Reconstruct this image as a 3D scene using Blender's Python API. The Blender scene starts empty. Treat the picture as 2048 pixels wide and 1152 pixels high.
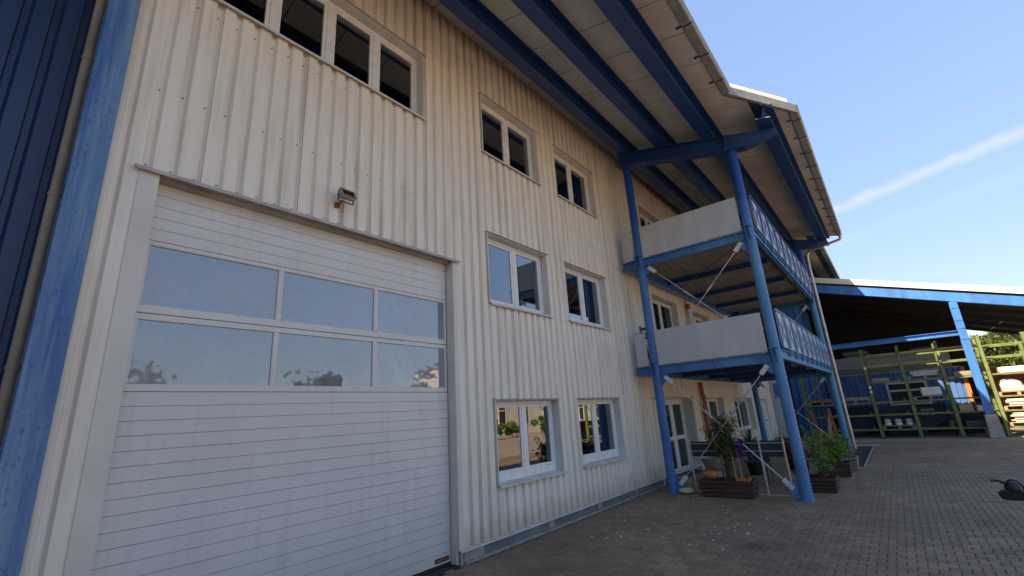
import bpy, math, random
import numpy as np
from mathutils import Vector, Matrix

random.seed(7)
rng = np.random.default_rng(7)
S = bpy.context.scene
COL = S.collection

# ------------------------------------------------------------------ camera
cd = bpy.data.cameras.new('camera')
cam = bpy.data.objects.new('camera', cd)
COL.objects.link(cam)
S.camera = cam
cd.sensor_width = 36.0
cd.lens = 15.8426
cd.clip_start = 0.05
cd.clip_end = 2000
cr = Vector((0.64035518, -0.7657845, -0.05932398))
cu = Vector((-0.17441476, -0.22019609, 0.95973599))
cf = Vector((0.74801386, 0.60422494, 0.27456782))
cam.matrix_world = Matrix(((cr.x, cu.x, -cf.x, 0.0), (cr.y, cu.y, -cf.y, -4.80714),
                           (cr.z, cu.z, -cf.z, 1.8), (0, 0, 0, 1)))

# ------------------------------------------------------------------ sky, sun, exposure
SUN = Vector((-2.4, 1.0, 2.25)).normalized()          # towards the sun
elev = math.asin(SUN.z)
azim = math.atan2(SUN.x, SUN.y)                         # clockwise from +Y
W = bpy.data.worlds.new('World')
S.world = W
W.use_nodes = True
nt = W.node_tree
nt.nodes.clear()
out = nt.nodes.new('ShaderNodeOutputWorld')
bg = nt.nodes.new('ShaderNodeBackground')
sky = nt.nodes.new('ShaderNodeTexSky')
sky.sky_type = 'NISHITA'
sky.sun_disc = False
sky.sun_elevation = elev
sky.sun_rotation = azim
sky.altitude = 1500
sky.air_density = 1.0
sky.dust_density = 0.3
sky.ozone_density = 1.8
bg.inputs['Strength'].default_value = 0.15
# contrails: two thin bands along great circles, broken up by noise
tc = nt.nodes.new('ShaderNodeTexCoord')


def wmath(op, a, b=None, clamp=False):
    n = nt.nodes.new('ShaderNodeMath')
    n.operation = op
    n.use_clamp = clamp
    for i, v in enumerate((a, b)):
        if v is None:
            continue
        if isinstance(v, (int, float)):
            n.inputs[i].default_value = v
        else:
            nt.links.new(v, n.inputs[i])
    return n.outputs[0]


def band(nv, width, amount, nscale):
    no = nt.nodes.new('ShaderNodeTexNoise')
    no.inputs['Scale'].default_value = nscale
    no.inputs['Detail'].default_value = 5
    nt.links.new(tc.outputs['Generated'], no.inputs['Vector'])
    d = nt.nodes.new('ShaderNodeVectorMath')
    d.operation = 'DOT_PRODUCT'
    d.inputs[1].default_value = nv
    nt.links.new(tc.outputs['Generated'], d.inputs[0])
    j = wmath('MULTIPLY', wmath('SUBTRACT', no.outputs['Fac'], 0.5), width * 1.6)
    a = wmath('ABSOLUTE', wmath('ADD', d.outputs['Value'], j))
    m = wmath('SUBTRACT', 1.0, wmath('DIVIDE', a, width), True)
    m = wmath('POWER', m, 0.8)
    fx = nt.nodes.new('ShaderNodeSeparateXYZ')
    nt.links.new(tc.outputs['Generated'], fx.inputs[0])
    m = wmath('MULTIPLY', m, wmath('MULTIPLY', wmath('SUBTRACT', fx.outputs[0], 0.80), 12.0, True))
    m = wmath('MULTIPLY', m, wmath('ADD', wmath('MULTIPLY', no.outputs['Fac'], 0.7), 0.5))
    return wmath('MULTIPLY', m, amount, True)


m1 = band((0.31840461, -0.16159764, -0.93407961), 0.0120, 0.25, 26.0)
m2 = band((0.26704289, -0.15235116, -0.95156567), 0.0140, 0.045, 18.0)
mm = wmath('ADD', m1, m2, True)
mixc = nt.nodes.new('ShaderNodeMixRGB')
mixc.inputs['Color2'].default_value = (3.6, 3.5, 4.2, 1)
nt.links.new(mm, mixc.inputs['Fac'])
# the camera's tone compression of the sky: dims bright sky and lifts dark sky evenly, by radiance alone
lum = nt.nodes.new('ShaderNodeRGBToBW')
nt.links.new(sky.outputs[0], lum.inputs[0])
fac = wmath('POWER', wmath('DIVIDE', wmath('MAXIMUM', lum.outputs[0], 0.05), 1.92), -0.68)
comp = nt.nodes.new('ShaderNodeVectorMath')
comp.operation = 'SCALE'
nt.links.new(sky.outputs[0], comp.inputs[0])
nt.links.new(fac, comp.inputs['Scale'])
hsv = nt.nodes.new('ShaderNodeHueSaturation')
hsv.inputs['Saturation'].default_value = 1.10
nt.links.new(comp.outputs[0], hsv.inputs['Color'])
nt.links.new(hsv.outputs[0], mixc.inputs['Color1'])
nt.links.new(mixc.outputs[0], bg.inputs['Color'])
nt.links.new(bg.outputs[0], out.inputs['Surface'])

sl = bpy.data.lights.new('sun', 'SUN')
sl.energy = 5.0
sl.angle = math.radians(0.5)
sl.color = (1.0, 0.90, 0.74)
so = bpy.data.objects.new('sun', sl)
COL.objects.link(so)
so.rotation_euler = SUN.to_track_quat('Z', 'Y').to_euler()
so.location = (-20, 10, 30)

S.render.engine = 'CYCLES'
S.view_settings.view_transform = 'Standard'
S.view_settings.look = 'None'
S.view_settings.gamma = 1.0
S.view_settings.use_curve_mapping = False
S.view_settings.exposure = 1.30
S.view_settings.use_white_balance = True
S.view_settings.white_balance_temperature = 8700
S.view_settings.white_balance_tint = 17
S.cycles.max_bounces = 8
S.cycles.transparent_max_bounces = 12


# ------------------------------------------------------------------ materials
class N:
    """tiny node helper"""

    def __init__(s, name):
        s.m = bpy.data.materials.new(name)
        s.m.use_nodes = True
        s.t = s.m.node_tree
        s.b = s.t.nodes['Principled BSDF']
        s.o = s.t.nodes['Material Output']
        s.pos = s.t.nodes.new('ShaderNodeNewGeometry').outputs['Position']

    def node(s, k, **kw):
        n = s.t.nodes.new(k)
        for a, v in kw.items():
            setattr(n, a, v)
        return n

    def link(s, a, b):
        s.t.links.new(a, b)

    def scaled(s, v):
        n = s.node('ShaderNodeVectorMath', operation='MULTIPLY')
        s.link(s.pos, n.inputs[0])
        n.inputs[1].default_value = v
        return n.outputs[0]

    def noise(s, scale, detail=4, stretch=(1, 1, 1), rough=0.55):
        n = s.node('ShaderNodeTexNoise')
        s.link(s.scaled(stretch), n.inputs['Vector'])
        n.inputs['Scale'].default_value = scale
        n.inputs['Detail'].default_value = detail
        n.inputs['Roughness'].default_value = rough
        return n.outputs['Fac']

    def ramp(s, fac, lo, hi, c0=0.0, c1=1.0):
        n = s.node('ShaderNodeMapRange')
        n.clamp = True
        s.link(fac, n.inputs[0])
        for i, v in enumerate((lo, hi, c0, c1)):
            n.inputs[i + 1].default_value = v
        return n.outputs[0]

    def mix(s, fac, a, b, mode='MIX'):
        n = s.node('ShaderNodeMixRGB', blend_type=mode)
        for i, v in enumerate((fac, a, b)):
            if isinstance(v, (int, float)):
                n.inputs[i].default_value = v
            elif isinstance(v, tuple):
                n.inputs[i].default_value = (*v, 1)
            else:
                s.link(v, n.inputs[i])
        return n.outputs[0]

    def math(s, op, a, b=None, clamp=False):
        n = s.node('ShaderNodeMath', operation=op)
        n.use_clamp = clamp
        for i, v in enumerate((a, b)):
            if v is None:
                continue
            if isinstance(v, (int, float)):
                n.inputs[i].default_value = v
            else:
                s.link(v, n.inputs[i])
        return n.outputs[0]

    def xyz(s):
        n = s.node('ShaderNodeSeparateXYZ')
        s.link(s.pos, n.inputs[0])
        return n.outputs

    def bump(s, h, strength=0.3, dist=0.01):
        n = s.node('ShaderNodeBump')
        n.inputs['Strength'].default_value = strength
        n.inputs['Distance'].default_value = dist
        s.link(h, n.inputs['Height'])
        s.link(n.outputs[0], s.b.inputs['Normal'])

    def col(s, c):
        if isinstance(c, tuple):
            s.b.inputs['Base Color'].default_value = (*c, 1)
        else:
            s.link(c, s.b.inputs['Base Color'])

    def rough(s, v):
        if isinstance(v, (int, float)):
            s.b.inputs['Roughness'].default_value = v
        else:
            s.link(v, s.b.inputs['Roughness'])

    def metal(s, v):
        s.b.inputs['Metallic'].default_value = v


M = {}


def simple(name, c, rough=0.6, metal=0.0, var=0.25, scale=6.0, bump=0.0, stretch=(1, 1, 1), dark=None, fine=None):
    n = N(name)
    d = dark or tuple(x * (1 - var) for x in c)
    l = tuple(min(1, x * (1 + var * 0.4)) for x in c)
    f = n.ramp(n.noise(scale, 5, stretch), 0.3, 0.7)
    colr = n.mix(f, d, l)
    if fine:
        f2 = n.ramp(n.noise(fine, 3), 0.35, 0.65, 0.8, 1.1)
        colr = n.mix(1.0, colr, n.mix(1.0, (1, 1, 1), f2, 'MULTIPLY'), 'MULTIPLY')
    n.col(colr)
    n.rough(n.ramp(n.noise(scale * 2, 3), 0.3, 0.7, max(0.05, rough - 0.1), min(1, rough + 0.12)))
    n.metal(metal)
    if bump:
        n.bump(n.noise(scale * 8, 4), bump, 0.01)
    M[name] = n.m
    return n.m


def cladding(name, base, dirt_bounce, dirt_amt, rough):
    n = N(name)
    streak = n.ramp(n.noise(2.4, 5, (3.0, 3.0, 0.22)), 0.48, 0.78)
    blot = n.ramp(n.noise(1.1, 4), 0.35, 0.7)
    c = n.mix(n.math('MULTIPLY', streak, dirt_amt), base, dirt_bounce)
    c = n.mix(n.math('MULTIPLY', blot, dirt_amt * 0.5), c, tuple(x * 0.86 for x in base))
    # run-off grime below the eaves, plus warm bounced light painted into the colour
    xyz = n.xyz()
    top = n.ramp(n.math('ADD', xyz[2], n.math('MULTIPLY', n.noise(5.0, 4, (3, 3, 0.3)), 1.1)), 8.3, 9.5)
    c = n.mix(n.math('MULTIPLY', top, 0.75), c, dirt_bounce)
    foot = n.ramp(n.math('ADD', xyz[2], n.math('MULTIPLY', n.noise(9.0, 4), -0.35)), 0.0, 0.35, 1.0, 0.0)
    c = n.mix(n.math('MULTIPLY', foot, 0.55), c, dirt_bounce)
    # fly specks / mildew dots
    vo = n.node('ShaderNodeTexVoronoi')
    n.link(n.scaled((1, 1, 1)), vo.inputs['Vector'])
    vo.inputs['Scale'].default_value = 17
    dots = n.ramp(vo.outputs['Distance'], 0.045, 0.075, 1.0, 0.0)
    patch = n.ramp(n.noise(0.9, 3), 0.52, 0.62)
    c = n.mix(n.math('MULTIPLY', n.math('MULTIPLY', dots, patch), 0.55), c, (0.06, 0.05, 0.035))
    n.col(c)
    n.rough(rough)
    n.bump(n.noise(3.0, 2), 0.08, 0.02)
    M[name] = n.m


cladding('cream_sheet', (0.80, 0.745, 0.66), (0.38, 0.30, 0.20), 0.60, 0.46)
cladding('blue_sheet', (0.008, 0.042, 0.13), (0.02, 0.03, 0.07), 0.5, 0.42)
simple('shed_blue', (0.02, 0.17, 0.50), 0.45, 0, 0.35, 1.5, stretch=(2, 2, .3))
simple('container_blue', (0.06, 0.17, 0.42), 0.45, 0, 0.3, 1.5, stretch=(2, 2, .3))
simple('trim_white', (0.60, 0.59, 0.56), 0.45, 0, 0.18, 3.0, stretch=(1, 1, .4))
simple('trim_grey', (0.42, 0.41, 0.38), 0.5, 0, 0.3, 5.0)
simple('upvc_white', (0.74, 0.75, 0.76), 0.3, 0, 0.06, 4.0)
def door_paint():
    n = N('door_grey')
    xyz = n.xyz()
    base = n.mix(n.ramp(n.noise(0.9, 5), .3, .7), (0.61, 0.595, 0.575), (0.67, 0.655, 0.63))
    run = n.ramp(n.noise(5.0, 5, (3, 3, .12)), .52, .8)
    c = n.mix(n.math('MULTIPLY', run, .22), base, (0.36, 0.34, 0.30))
    foot = n.ramp(n.math('ADD', xyz[2], n.math('MULTIPLY', n.noise(6.0, 5), -0.9)), -.45, .55, 1.0, 0.0)
    c = n.mix(n.math('MULTIPLY', foot, .35), c, (0.33, 0.29, 0.24))
    sc = n.ramp(n.noise(40, 3, (.25, 1, 1.6)), .68, .74)
    c = n.mix(n.math('MULTIPLY', sc, .25), c, (0.30, 0.29, 0.28))
    n.col(c)
    n.rough(n.ramp(n.noise(2.5, 4), .3, .7, .34, .52))
    n.bump(n.noise(1.6, 3), .10, .02)
    M['door_grey'] = n.m


door_paint()
simple('door_trim', (0.66, 0.625, 0.56), 0.42, 0, 0.12, 2.0)
simple('pipe_brown', (0.27, 0.225, 0.165), 0.55, 0, 0.25, 3.0)
simple('rubber_black', (0.012, 0.012, 0.013), 0.7)
simple('ceiling_panel', (0.60, 0.585, 0.54), 0.65, 0, 0.22, 1.3)
simple('roof_top', (0.05, 0.048, 0.045), 0.6)
simple('roof_trim_white', (0.80, 0.78, 0.72), 0.5, 0, 0.08)
simple('gutter_grey', (0.26, 0.275, 0.27), 0.5, 0.3, 0.3, 4.0)
simple('zinc', (0.46, 0.48, 0.48), 0.38, 0.75, 0.3, 5.0)
simple('galv', (0.55, 0.56, 0.56), 0.45, 0.6, 0.2, 9.0)
simple('plinth_grey', (0.15, 0.17, 0.175), 0.7, 0, 0.4, 3.0, bump=.2)
simple('concrete', (0.36, 0.345, 0.31), 0.85, 0, 0.35, 3.0, bump=.3, fine=60)
simple('panel_white', (0.48, 0.49, 0.505), 0.5, 0, 0.16, 3.0, stretch=(1, 1, .18))
simple('deck_ply', (0.24, 0.235, 0.22), 0.55, 0, 0.35, 4.0, stretch=(.3, 3, 1))
simple('terracotta', (0.36, 0.085, 0.035), 0.5, 0, 0.3, 8.0)
simple('plate_white', (0.62, 0.63, 0.62), 0.45, 0, 0.1)
simple('screw', (0.16, 0.14, 0.11), 0.5, 0.4)
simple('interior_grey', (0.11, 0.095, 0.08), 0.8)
simple('curtain', (0.30, 0.34, 0.35), 0.9)
simple('plaster', (0.64, 0.61, 0.55), 0.8, 0, 0.1, 1.0)
simple('wood_dark', (0.075, 0.036, 0.024), 0.75, 0, 0.5, 7.0, stretch=(4, 4, 18), bump=.4)
simple('wood_pale', (0.42, 0.30, 0.18), 0.8, 0, 0.4, 6.0, stretch=(4, 1, 9), bump=.3)
simple('wood_brown', (0.24, 0.10, 0.045), 0.7, 0, 0.4, 6.0, stretch=(4, 1, 9), bump=.3)
simple('wood_grey', (0.25, 0.23, 0.20), 0.85, 0, 0.4, 6.0, stretch=(4, 1, 9), bump=.3)
simple('slate_fabric', (0.035, 0.040, 0.048), 0.8, 0, 0.2, 20)
simple('steel_inox', (0.50, 0.51, 0.52), 0.4, 0.6, 0.04, 2)
simple('rack_green', (0.135, 0.19, 0.065), 0.55, 0, 0.35, 5.0)
simple('skip_navy', (0.022, 0.038, 0.075), 0.5, 0, 0.45, 3.0)
simple('orange_paint', (0.62, 0.20, 0.05), 0.5, 0, 0.2)
simple('teal_paint', (0.02, 0.22, 0.24), 0.5, 0, 0.15)
simple('sack_white', (0.62, 0.60, 0.56), 0.75, 0, 0.15, 9.0, bump=.4)
simple('brick_red', (0.34, 0.10, 0.06), 0.85, 0, 0.4, 7.0)
simple('slab_grey', (0.45, 0.43, 0.40), 0.85, 0, 0.25, 7.0)
simple('fascia_cream', (0.70, 0.66, 0.54), 0.55, 0, 0.08)
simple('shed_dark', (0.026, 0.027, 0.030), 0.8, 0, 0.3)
simple('mezz_grey', (0.36, 0.34, 0.31), 0.8, 0, 0.15, 2.0)
simple('clay_orange', (0.50, 0.17, 0.045), 0.6, 0, 0.3, 12)
simple('stone_bowl', (0.33, 0.31, 0.28), 0.9, 0, 0.4, 25, bump=.6)
simple('soil', (0.035, 0.024, 0.016), 1.0, 0, 0.5, 30, bump=.8)
simple('bark', (0.12, 0.085, 0.06), 0.9, 0, 0.4, 20, bump=.5)
simple('plastic_black', (0.010, 0.011, 0.010), 0.45, 0, 0.3)
simple('plastic_red', (0.42, 0.02, 0.015), 0.4)
simple('bag_yellow', (0.62, 0.60, 0.45), 0.55, 0, 0.3, 10, dark=(0.45, 0.42, 0.10))
simple('plate_navy', (0.008, 0.010, 0.035), 0.4)
simple('letter_orange', (0.75, 0.23, 0.03), 0.5)
simple('far_wall', (0.66, 0.61, 0.52), 0.8, 0, 0.1, 0.5)
simple('far_trim', (0.75, 0.74, 0.70), 0.5)
simple('petal_white', (0.75, 0.73, 0.70), 0.8)
simple('lamp_body', (0.34, 0.32, 0.28), 0.45, 0.3, 0.3)
simple('bed_dark', (0.045, 0.047, 0.048), 0.9, 0, 0.4, 14, bump=.5)
simple('wheel_tyre', (0.015, 0.015, 0.015), 0.8)


def blue_steel():
    n = N('blue_steel')
    xyz = n.xyz()
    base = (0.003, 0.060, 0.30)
    chalk_lit = (0.07, 0.275, 0.47)
    # chalking plus painted-in light: paler where the sky reaches, roof shade above
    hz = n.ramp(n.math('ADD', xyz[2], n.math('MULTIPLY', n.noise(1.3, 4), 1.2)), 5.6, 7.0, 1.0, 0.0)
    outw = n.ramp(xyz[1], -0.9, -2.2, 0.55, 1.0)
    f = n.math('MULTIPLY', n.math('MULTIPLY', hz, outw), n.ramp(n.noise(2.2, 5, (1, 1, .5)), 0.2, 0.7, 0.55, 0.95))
    c = n.mix(f, base, chalk_lit)
    chip = n.ramp(n.noise(38, 3), 0.69, 0.73)
    c = n.mix(n.math('MULTIPLY', chip, 0.6), c, (0.09, 0.055, 0.04))
    grime = n.ramp(n.noise(3.5, 5, (2, 2, .35)), 0.50, 0.78)
    c = n.mix(n.math('MULTIPLY', grime, 0.35), c, (0.02, 0.05, 0.13))
    n.col(c)
    n.rough(n.ramp(n.noise(5, 3), .3, .7, .40, .55))
    n.b.inputs['Specular IOR Level'].default_value = 0.3
    M['blue_steel'] = n.m
    # weathered frame column by the door: blotchy and streaked
    n = N('blue_weathered')
    f1 = n.ramp(n.noise(3.0, 6, (3, 3, .16), .6), 0.32, 0.62)
    f2 = n.ramp(n.noise(30, 4, (1, 1, .5)), 0.60, 0.68)
    f3 = n.ramp(n.noise(9, 5, (4, 4, .12)), 0.55, 0.75)
    c = n.mix(f1, (0.012, 0.095, 0.31), (0.15, 0.29, 0.42))
    c = n.mix(n.math('MULTIPLY', f2, .55), c, (0.006, 0.05, 0.20))
    c = n.mix(n.math('MULTIPLY', f3, .35), c, (0.34, 0.40, 0.46))
    n.col(c)
    n.rough(0.5)
    M['blue_weathered'] = n.m
    # building roof steel: sheltered, sound paint
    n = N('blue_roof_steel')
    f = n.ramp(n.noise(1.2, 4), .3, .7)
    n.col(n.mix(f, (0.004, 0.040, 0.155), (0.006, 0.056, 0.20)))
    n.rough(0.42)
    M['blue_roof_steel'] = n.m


blue_steel()


def glass(name, refl, tint=(0.75, 0.8, 0.8), wave=0.0, wscale=1.2, milk=0.0):
    n = N(name)
    t = n.t
    t.nodes.remove(n.b)
    tr = n.node('ShaderNodeBsdfTransparent')
    tr.inputs[0].default_value = (*tint, 1)
    gl = n.node('ShaderNodeBsdfGlossy')
    gl.inputs['Roughness'].default_value = 0.03 if milk else 0.004
    gl.inputs['Color'].default_value = (0.92, 0.95, 1.0, 1)
    fr = n.node('ShaderNodeFresnel')
    fr.inputs['IOR'].default_value = 1.5
    fac = n.math('MULTIPLY', fr.outputs[0], refl)
    fac = n.math('MINIMUM', fac, 0.92)
    if wave:
        b = n.node('ShaderNodeBump')
        b.inputs['Strength'].default_value = wave
        b.inputs['Distance'].default_value = 0.02
        n.link(n.noise(wscale, 2), b.inputs['Height'])
        n.link(b.outputs[0], gl.inputs['Normal'])
    mx = n.node('ShaderNodeMixShader')
    n.link(fac, mx.inputs[0])
    n.link(tr.outputs[0], mx.inputs[1])
    n.link(gl.outputs[0], mx.inputs[2])
    if milk:      # dusty, scratched acrylic scatters some of the light
        df = n.node('ShaderNodeBsdfDiffuse')
        df.inputs[0].default_value = (0.50, 0.54, 0.60, 1)
        m2 = n.node('ShaderNodeMixShader')
        n.link(n.ramp(n.noise(3.2, 5, (1, 1, .7)), .3, .75, milk * .55, milk * 1.45), m2.inputs[0])
        n.link(mx.outputs[0], m2.inputs[1])
        n.link(df.outputs[0], m2.inputs[2])
        mx = m2
    n.link(mx.outputs[0], n.o.inputs['Surface'])
    M[name] = n.m


glass('window_glass', 3.2, (0.62, 0.66, 0.66), 0.02, 0.8)
glass('acrylic_glass', 5.5, (0.55, 0.6, 0.65), 0.22, 3.2, milk=.36)
glass('dark_glass', 2.2, (0.4, 0.42, 0.42))
glass('shade_glass', 1.5, (0.5, 0.53, 0.53))


def pavers():
    P, L = 0.133, 0.172
    n = N('paver')
    xyz = n.xyz()
    row = n.math('FLOOR', n.math('DIVIDE', xyz[0], P))
    half = n.math('MULTIPLY', n.math('MODULO', n.math('ABSOLUTE', row), 2.0), 0.5)
    cl = n.math('FLOOR', n.math('ADD', n.math('DIVIDE', xyz[1], L), half))
    cx = n.node('ShaderNodeCombineXYZ')
    n.link(row, cx.inputs[0])
    n.link(cl, cx.inputs[1])
    wn = n.node('ShaderNodeTexWhiteNoise')
    n.link(cx.outputs[0], wn.inputs[0])
    a = n.mix(wn.outputs['Value'], (0.235, 0.148, 0.090), (0.355, 0.228, 0.143))
    big = n.ramp(n.noise(0.55, 5), 0.36, 0.68)
    a = n.mix(n.math('MULTIPLY', big, 0.65), a, (0.155, 0.100, 0.064))
    red = n.ramp(n.noise(1.7, 3), 0.55, 0.7)
    a = n.mix(n.math('MULTIPLY', red, 0.35), a, (0.33, 0.21, 0.155))
    oil = n.ramp(n.noise(0.8, 4, (1, 1.6, 1)), 0.60, 0.72)
    a = n.mix(n.math('MULTIPLY', oil, 0.55), a, (0.055, 0.045, 0.040))
    pale = n.ramp(n.noise(2.3, 3, (1, .6, 1)), 0.62, 0.74)
    a = n.mix(n.math('MULTIPLY', pale, 0.4), a, (0.40, 0.30, 0.22))
    fine = n.ramp(n.noise(140, 3), 0.3, 0.7, 0.72, 1.12)
    a = n.mix(1.0, a, n.mix(1.0, (1, 1, 1), fine, 'MULTIPLY'), 'MULTIPLY')
    n.col(a)
    n.rough(n.ramp(n.noise(3, 3), .3, .7, .58, .78))
    n.bump(n.noise(160, 3), 0.25, 0.003)
    M['paver'] = n.m
    # ground beyond the built stones: same stones, too far away to tell apart
    n = N('yard')
    f = n.ramp(n.noise(0.35, 6), .3, .7)
    a = n.mix(f, (0.27, 0.215, 0.165), (0.36, 0.29, 0.22))
    f2 = n.ramp(n.noise(9, 4), .3, .7, .82, 1.1)
    a = n.mix(1.0, a, n.mix(1.0, (1, 1, 1), f2, 'MULTIPLY'), 'MULTIPLY')
    n.col(a)
    n.rough(0.9)
    M['yard'] = n.m
    n = N('joint')
    n.col(n.mix(n.ramp(n.noise(30, 3), .3, .7), (0.022, 0.018, 0.014), (0.05, 0.042, 0.03)))
    n.rough(1.0)
    M['joint'] = n.m


pavers()


def leaf(name, a, b, c=None):
    n = N(name)
    f = n.ramp(n.noise(9, 3), .3, .7)
    colr = n.mix(f, a, b)
    if c:
        colr = n.mix(n.ramp(n.noise(23, 2), .55, .65), colr, c)
    n.col(colr)
    n.rough(0.5)
    t = n.node('ShaderNodeBsdfTranslucent')
    n.link(colr, t.inputs[0])
    ms = n.node('ShaderNodeMixShader')
    ms.inputs[0].default_value = 0.3
    n.link(n.b.outputs[0], ms.inputs[1])
    n.link(t.outputs[0], ms.inputs[2])
    n.link(ms.outputs[0], n.o.inputs['Surface'])
    M[name] = n.m


leaf('leaf_olive', (0.055, 0.09, 0.02), (0.12, 0.14, 0.04), (0.17, 0.08, 0.04))
leaf('leaf_bright', (0.06, 0.15, 0.015), (0.16, 0.27, 0.03))
leaf('leaf_tree', (0.05, 0.09, 0.018), (0.13, 0.17, 0.045))
leaf('leaf_purple', (0.09, 0.015, 0.17), (0.18, 0.045, 0.32))
leaf('leaf_yucca', (0.025, 0.05, 0.03), (0.05, 0.09, 0.045))
leaf('leaf_red', (0.10, 0.02, 0.02), (0.16, 0.05, 0.04))


# ------------------------------------------------------------------ mesh helpers
class MB:
    def __init__(s):
        s.v = []
        s.f = []

    def add(s, vs, fs):
        o = len(s.v)
        s.v += [tuple(p) for p in vs]
        s.f += [tuple(i + o for i in f) for f in fs]
        return s

    def box(s, x0, x1, y0, y1, z0, z1):
        return s.add([(x0, y0, z0), (x1, y0, z0), (x1, y1, z0), (x0, y1, z0), (x0, y0, z1), (x1, y0, z1), (x1, y1, z1), (x0, y1, z1)],
                     [(0, 3, 2, 1), (4, 5, 6, 7), (0, 1, 5, 4), (1, 2, 6, 5), (2, 3, 7, 6), (3, 0, 4, 7)])

    def prism(s, poly, axis, a, b):
        """poly: list of 2D points in the plane perpendicular to axis ('x': (y,z), 'y': (x,z), 'z': (x,y))"""
        def p3(p, t):
            return {'x': (t, p[0], p[1]), 'y': (p[0], t, p[1]), 'z': (p[0], p[1], t)}[axis]
        n = len(poly)
        vs = [p3(p, a) for p in poly] + [p3(p, b) for p in poly]
        fs = [tuple(range(n))[::-1], tuple(range(n, 2 * n))]
        fs += [(i, (i + 1) % n, n + (i + 1) % n, n + i) for i in range(n)]
        return s.add(vs, fs)

    def tube(s, pts, r, k=10, cap=True):
        pts = [Vector(p) for p in pts]
        rs = r if isinstance(r, (list, tuple)) else [r] * len(pts)
        rings = []
        prev = None
        for i, p in enumerate(pts):
            if i == 0:
                d = pts[1] - p
            elif i == len(pts) - 1:
                d = p - pts[i - 1]
            else:
                d = (pts[i + 1] - p).normalized() + (p - pts[i - 1]).normalized()
            d.normalize()
            if prev is None:
                a = Vector((0, 0, 1)) if abs(d.z) < 0.9 else Vector((1, 0, 0))
                a = (a - d * a.dot(d)).normalized()
            else:
                a = (prev - d * prev.dot(d)).normalized()
            prev = a
            b = d.cross(a)
            rings.append([p + (a * math.cos(t) + b * math.sin(t)) * rs[i] for t in [2 * math.pi * j / k for j in range(k)]])
        vs = [q for g in rings for q in g]
        fs = []
        for i in range(len(rings) - 1):
            for j in range(k):
                fs.append((i * k + j, i * k + (j + 1) % k, (i + 1) * k + (j + 1) % k, (i + 1) * k + j))
        if cap:
            fs.append(tuple(range(k))[::-1])
            fs.append(tuple((len(rings) - 1) * k + j for j in range(k)))
        return s.add(vs, fs)

    def bar(s, a, b, w, h, up=(0, 0, 1)):
        """rectangular bar from a to b, w across, h along up"""
        a, b, up = Vector(a), Vector(b), Vector(up)
        d = (b - a).normalized()
        side = d.cross(up).normalized()
        u = side.cross(d).normalized()
        vs = []
        for p in (a, b):
            for (i, j) in ((-1, -1), (1, -1), (1, 1), (-1, 1)):
                vs.append(p + side * (i * w / 2) + u * (j * h / 2))
        return s.add(vs, [(0, 1, 2, 3), (7, 6, 5, 4), (0, 4, 5, 1), (1, 5, 6, 2), (2, 6, 7, 3), (3, 7, 4, 0)])

    def ibeam(s, a, b, w, h, tf=0.018, tw=0.012, up=(0, 0, 1)):
        """I section whose BOTTOM centre line runs a-b"""
        a, b, up = Vector(a), Vector(b), Vector(up)
        d = (b - a).normalized()
        side = d.cross(up).normalized()
        u = side.cross(d).normalized()
        pr = [(-w / 2, 0), (w / 2, 0), (w / 2, tf), (tw / 2, tf), (tw / 2, h - tf), (w / 2, h - tf), (w / 2, h), (-w / 2, h),
              (-w / 2, h - tf), (-tw / 2, h - tf), (-tw / 2, tf), (-w / 2, tf)]
        n = len(pr)
        vs = [p + side * x + u * z for p in (a, b) for x, z in pr]
        # caps split into convex quads
        capq = [(0, 1, 2, 11), (2, 3, 10, 11), (3, 4, 9, 10), (4, 5, 8, 9), (5, 6, 7, 8)]
        fs = [q for q in capq] + [tuple(n + i for i in q[::-1]) for q in capq]
        fs += [(i, n + i, n + (i + 1) % n, (i + 1) % n) for i in range(n)]
        return s.add(vs, fs)

    def lathe(s, prof, c, k=18):
        """prof: (r, z) list, around vertical axis at c"""
        vs = []
        for r, z in prof:
            for j in range(k):
                t = 2 * math.pi * j / k
                vs.append((c[0] + r * math.cos(t), c[1] + r * math.sin(t), c[2] + z))
        fs = []
        for i in range(len(prof) - 1):
            for j in range(k):
                fs.append((i * k + j, i * k + (j + 1) % k, (i + 1) * k + (j + 1) % k, (i + 1) * k + j))
        fs.append(tuple(range(k))[::-1])
        fs.append(tuple((len(prof) - 1) * k + j for j in range(k)))
        return s.add(vs, fs)


OFF = {}


def mesh(name, mb, mat, smooth=False, off=(0, 0, 0)):
    me = bpy.data.meshes.new(name)
    v = np.array(mb.v, dtype=float) - np.array(off)
    me.from_pydata(v.tolist(), [], mb.f)
    me.materials.append(M[mat])
    if smooth:
        for p in me.polygons:
            p.use_smooth = True
        try:
            me.set_sharp_from_angle(angle=math.radians(40))
        except Exception:
            pass
    me.update()
    return me


def bev(o, w=0.004, seg=1):
    b = o.modifiers.new('bevel', 'BEVEL')
    b.width = w
    b.segments = seg
    b.limit_method = 'ANGLE'
    return o


def link(name, me, parent=None, loc=None):
    o = bpy.data.objects.new(name, me)
    COL.objects.link(o)
    if parent is not None:
        o.parent = parent
        OFF[o] = OFF.get(parent, (0, 0, 0))
    if loc is not None:
        pw = OFF.get(parent, (0, 0, 0)) if parent is not None else (0, 0, 0)
        o.location = (loc[0] - pw[0], loc[1] - pw[1], loc[2] - pw[2])
        OFF[o] = tuple(loc)
    return o


def part(name, mb, mat, parent, smooth=False, label=None, kind=None):
    off = OFF.get(parent, (0, 0, 0)) if parent is not None else (0, 0, 0)
    o = link(name, mesh(name, mb, mat, smooth, off), parent)
    if label:
        o['label'] = label
    if kind:
        o['kind'] = kind
    return o


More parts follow.
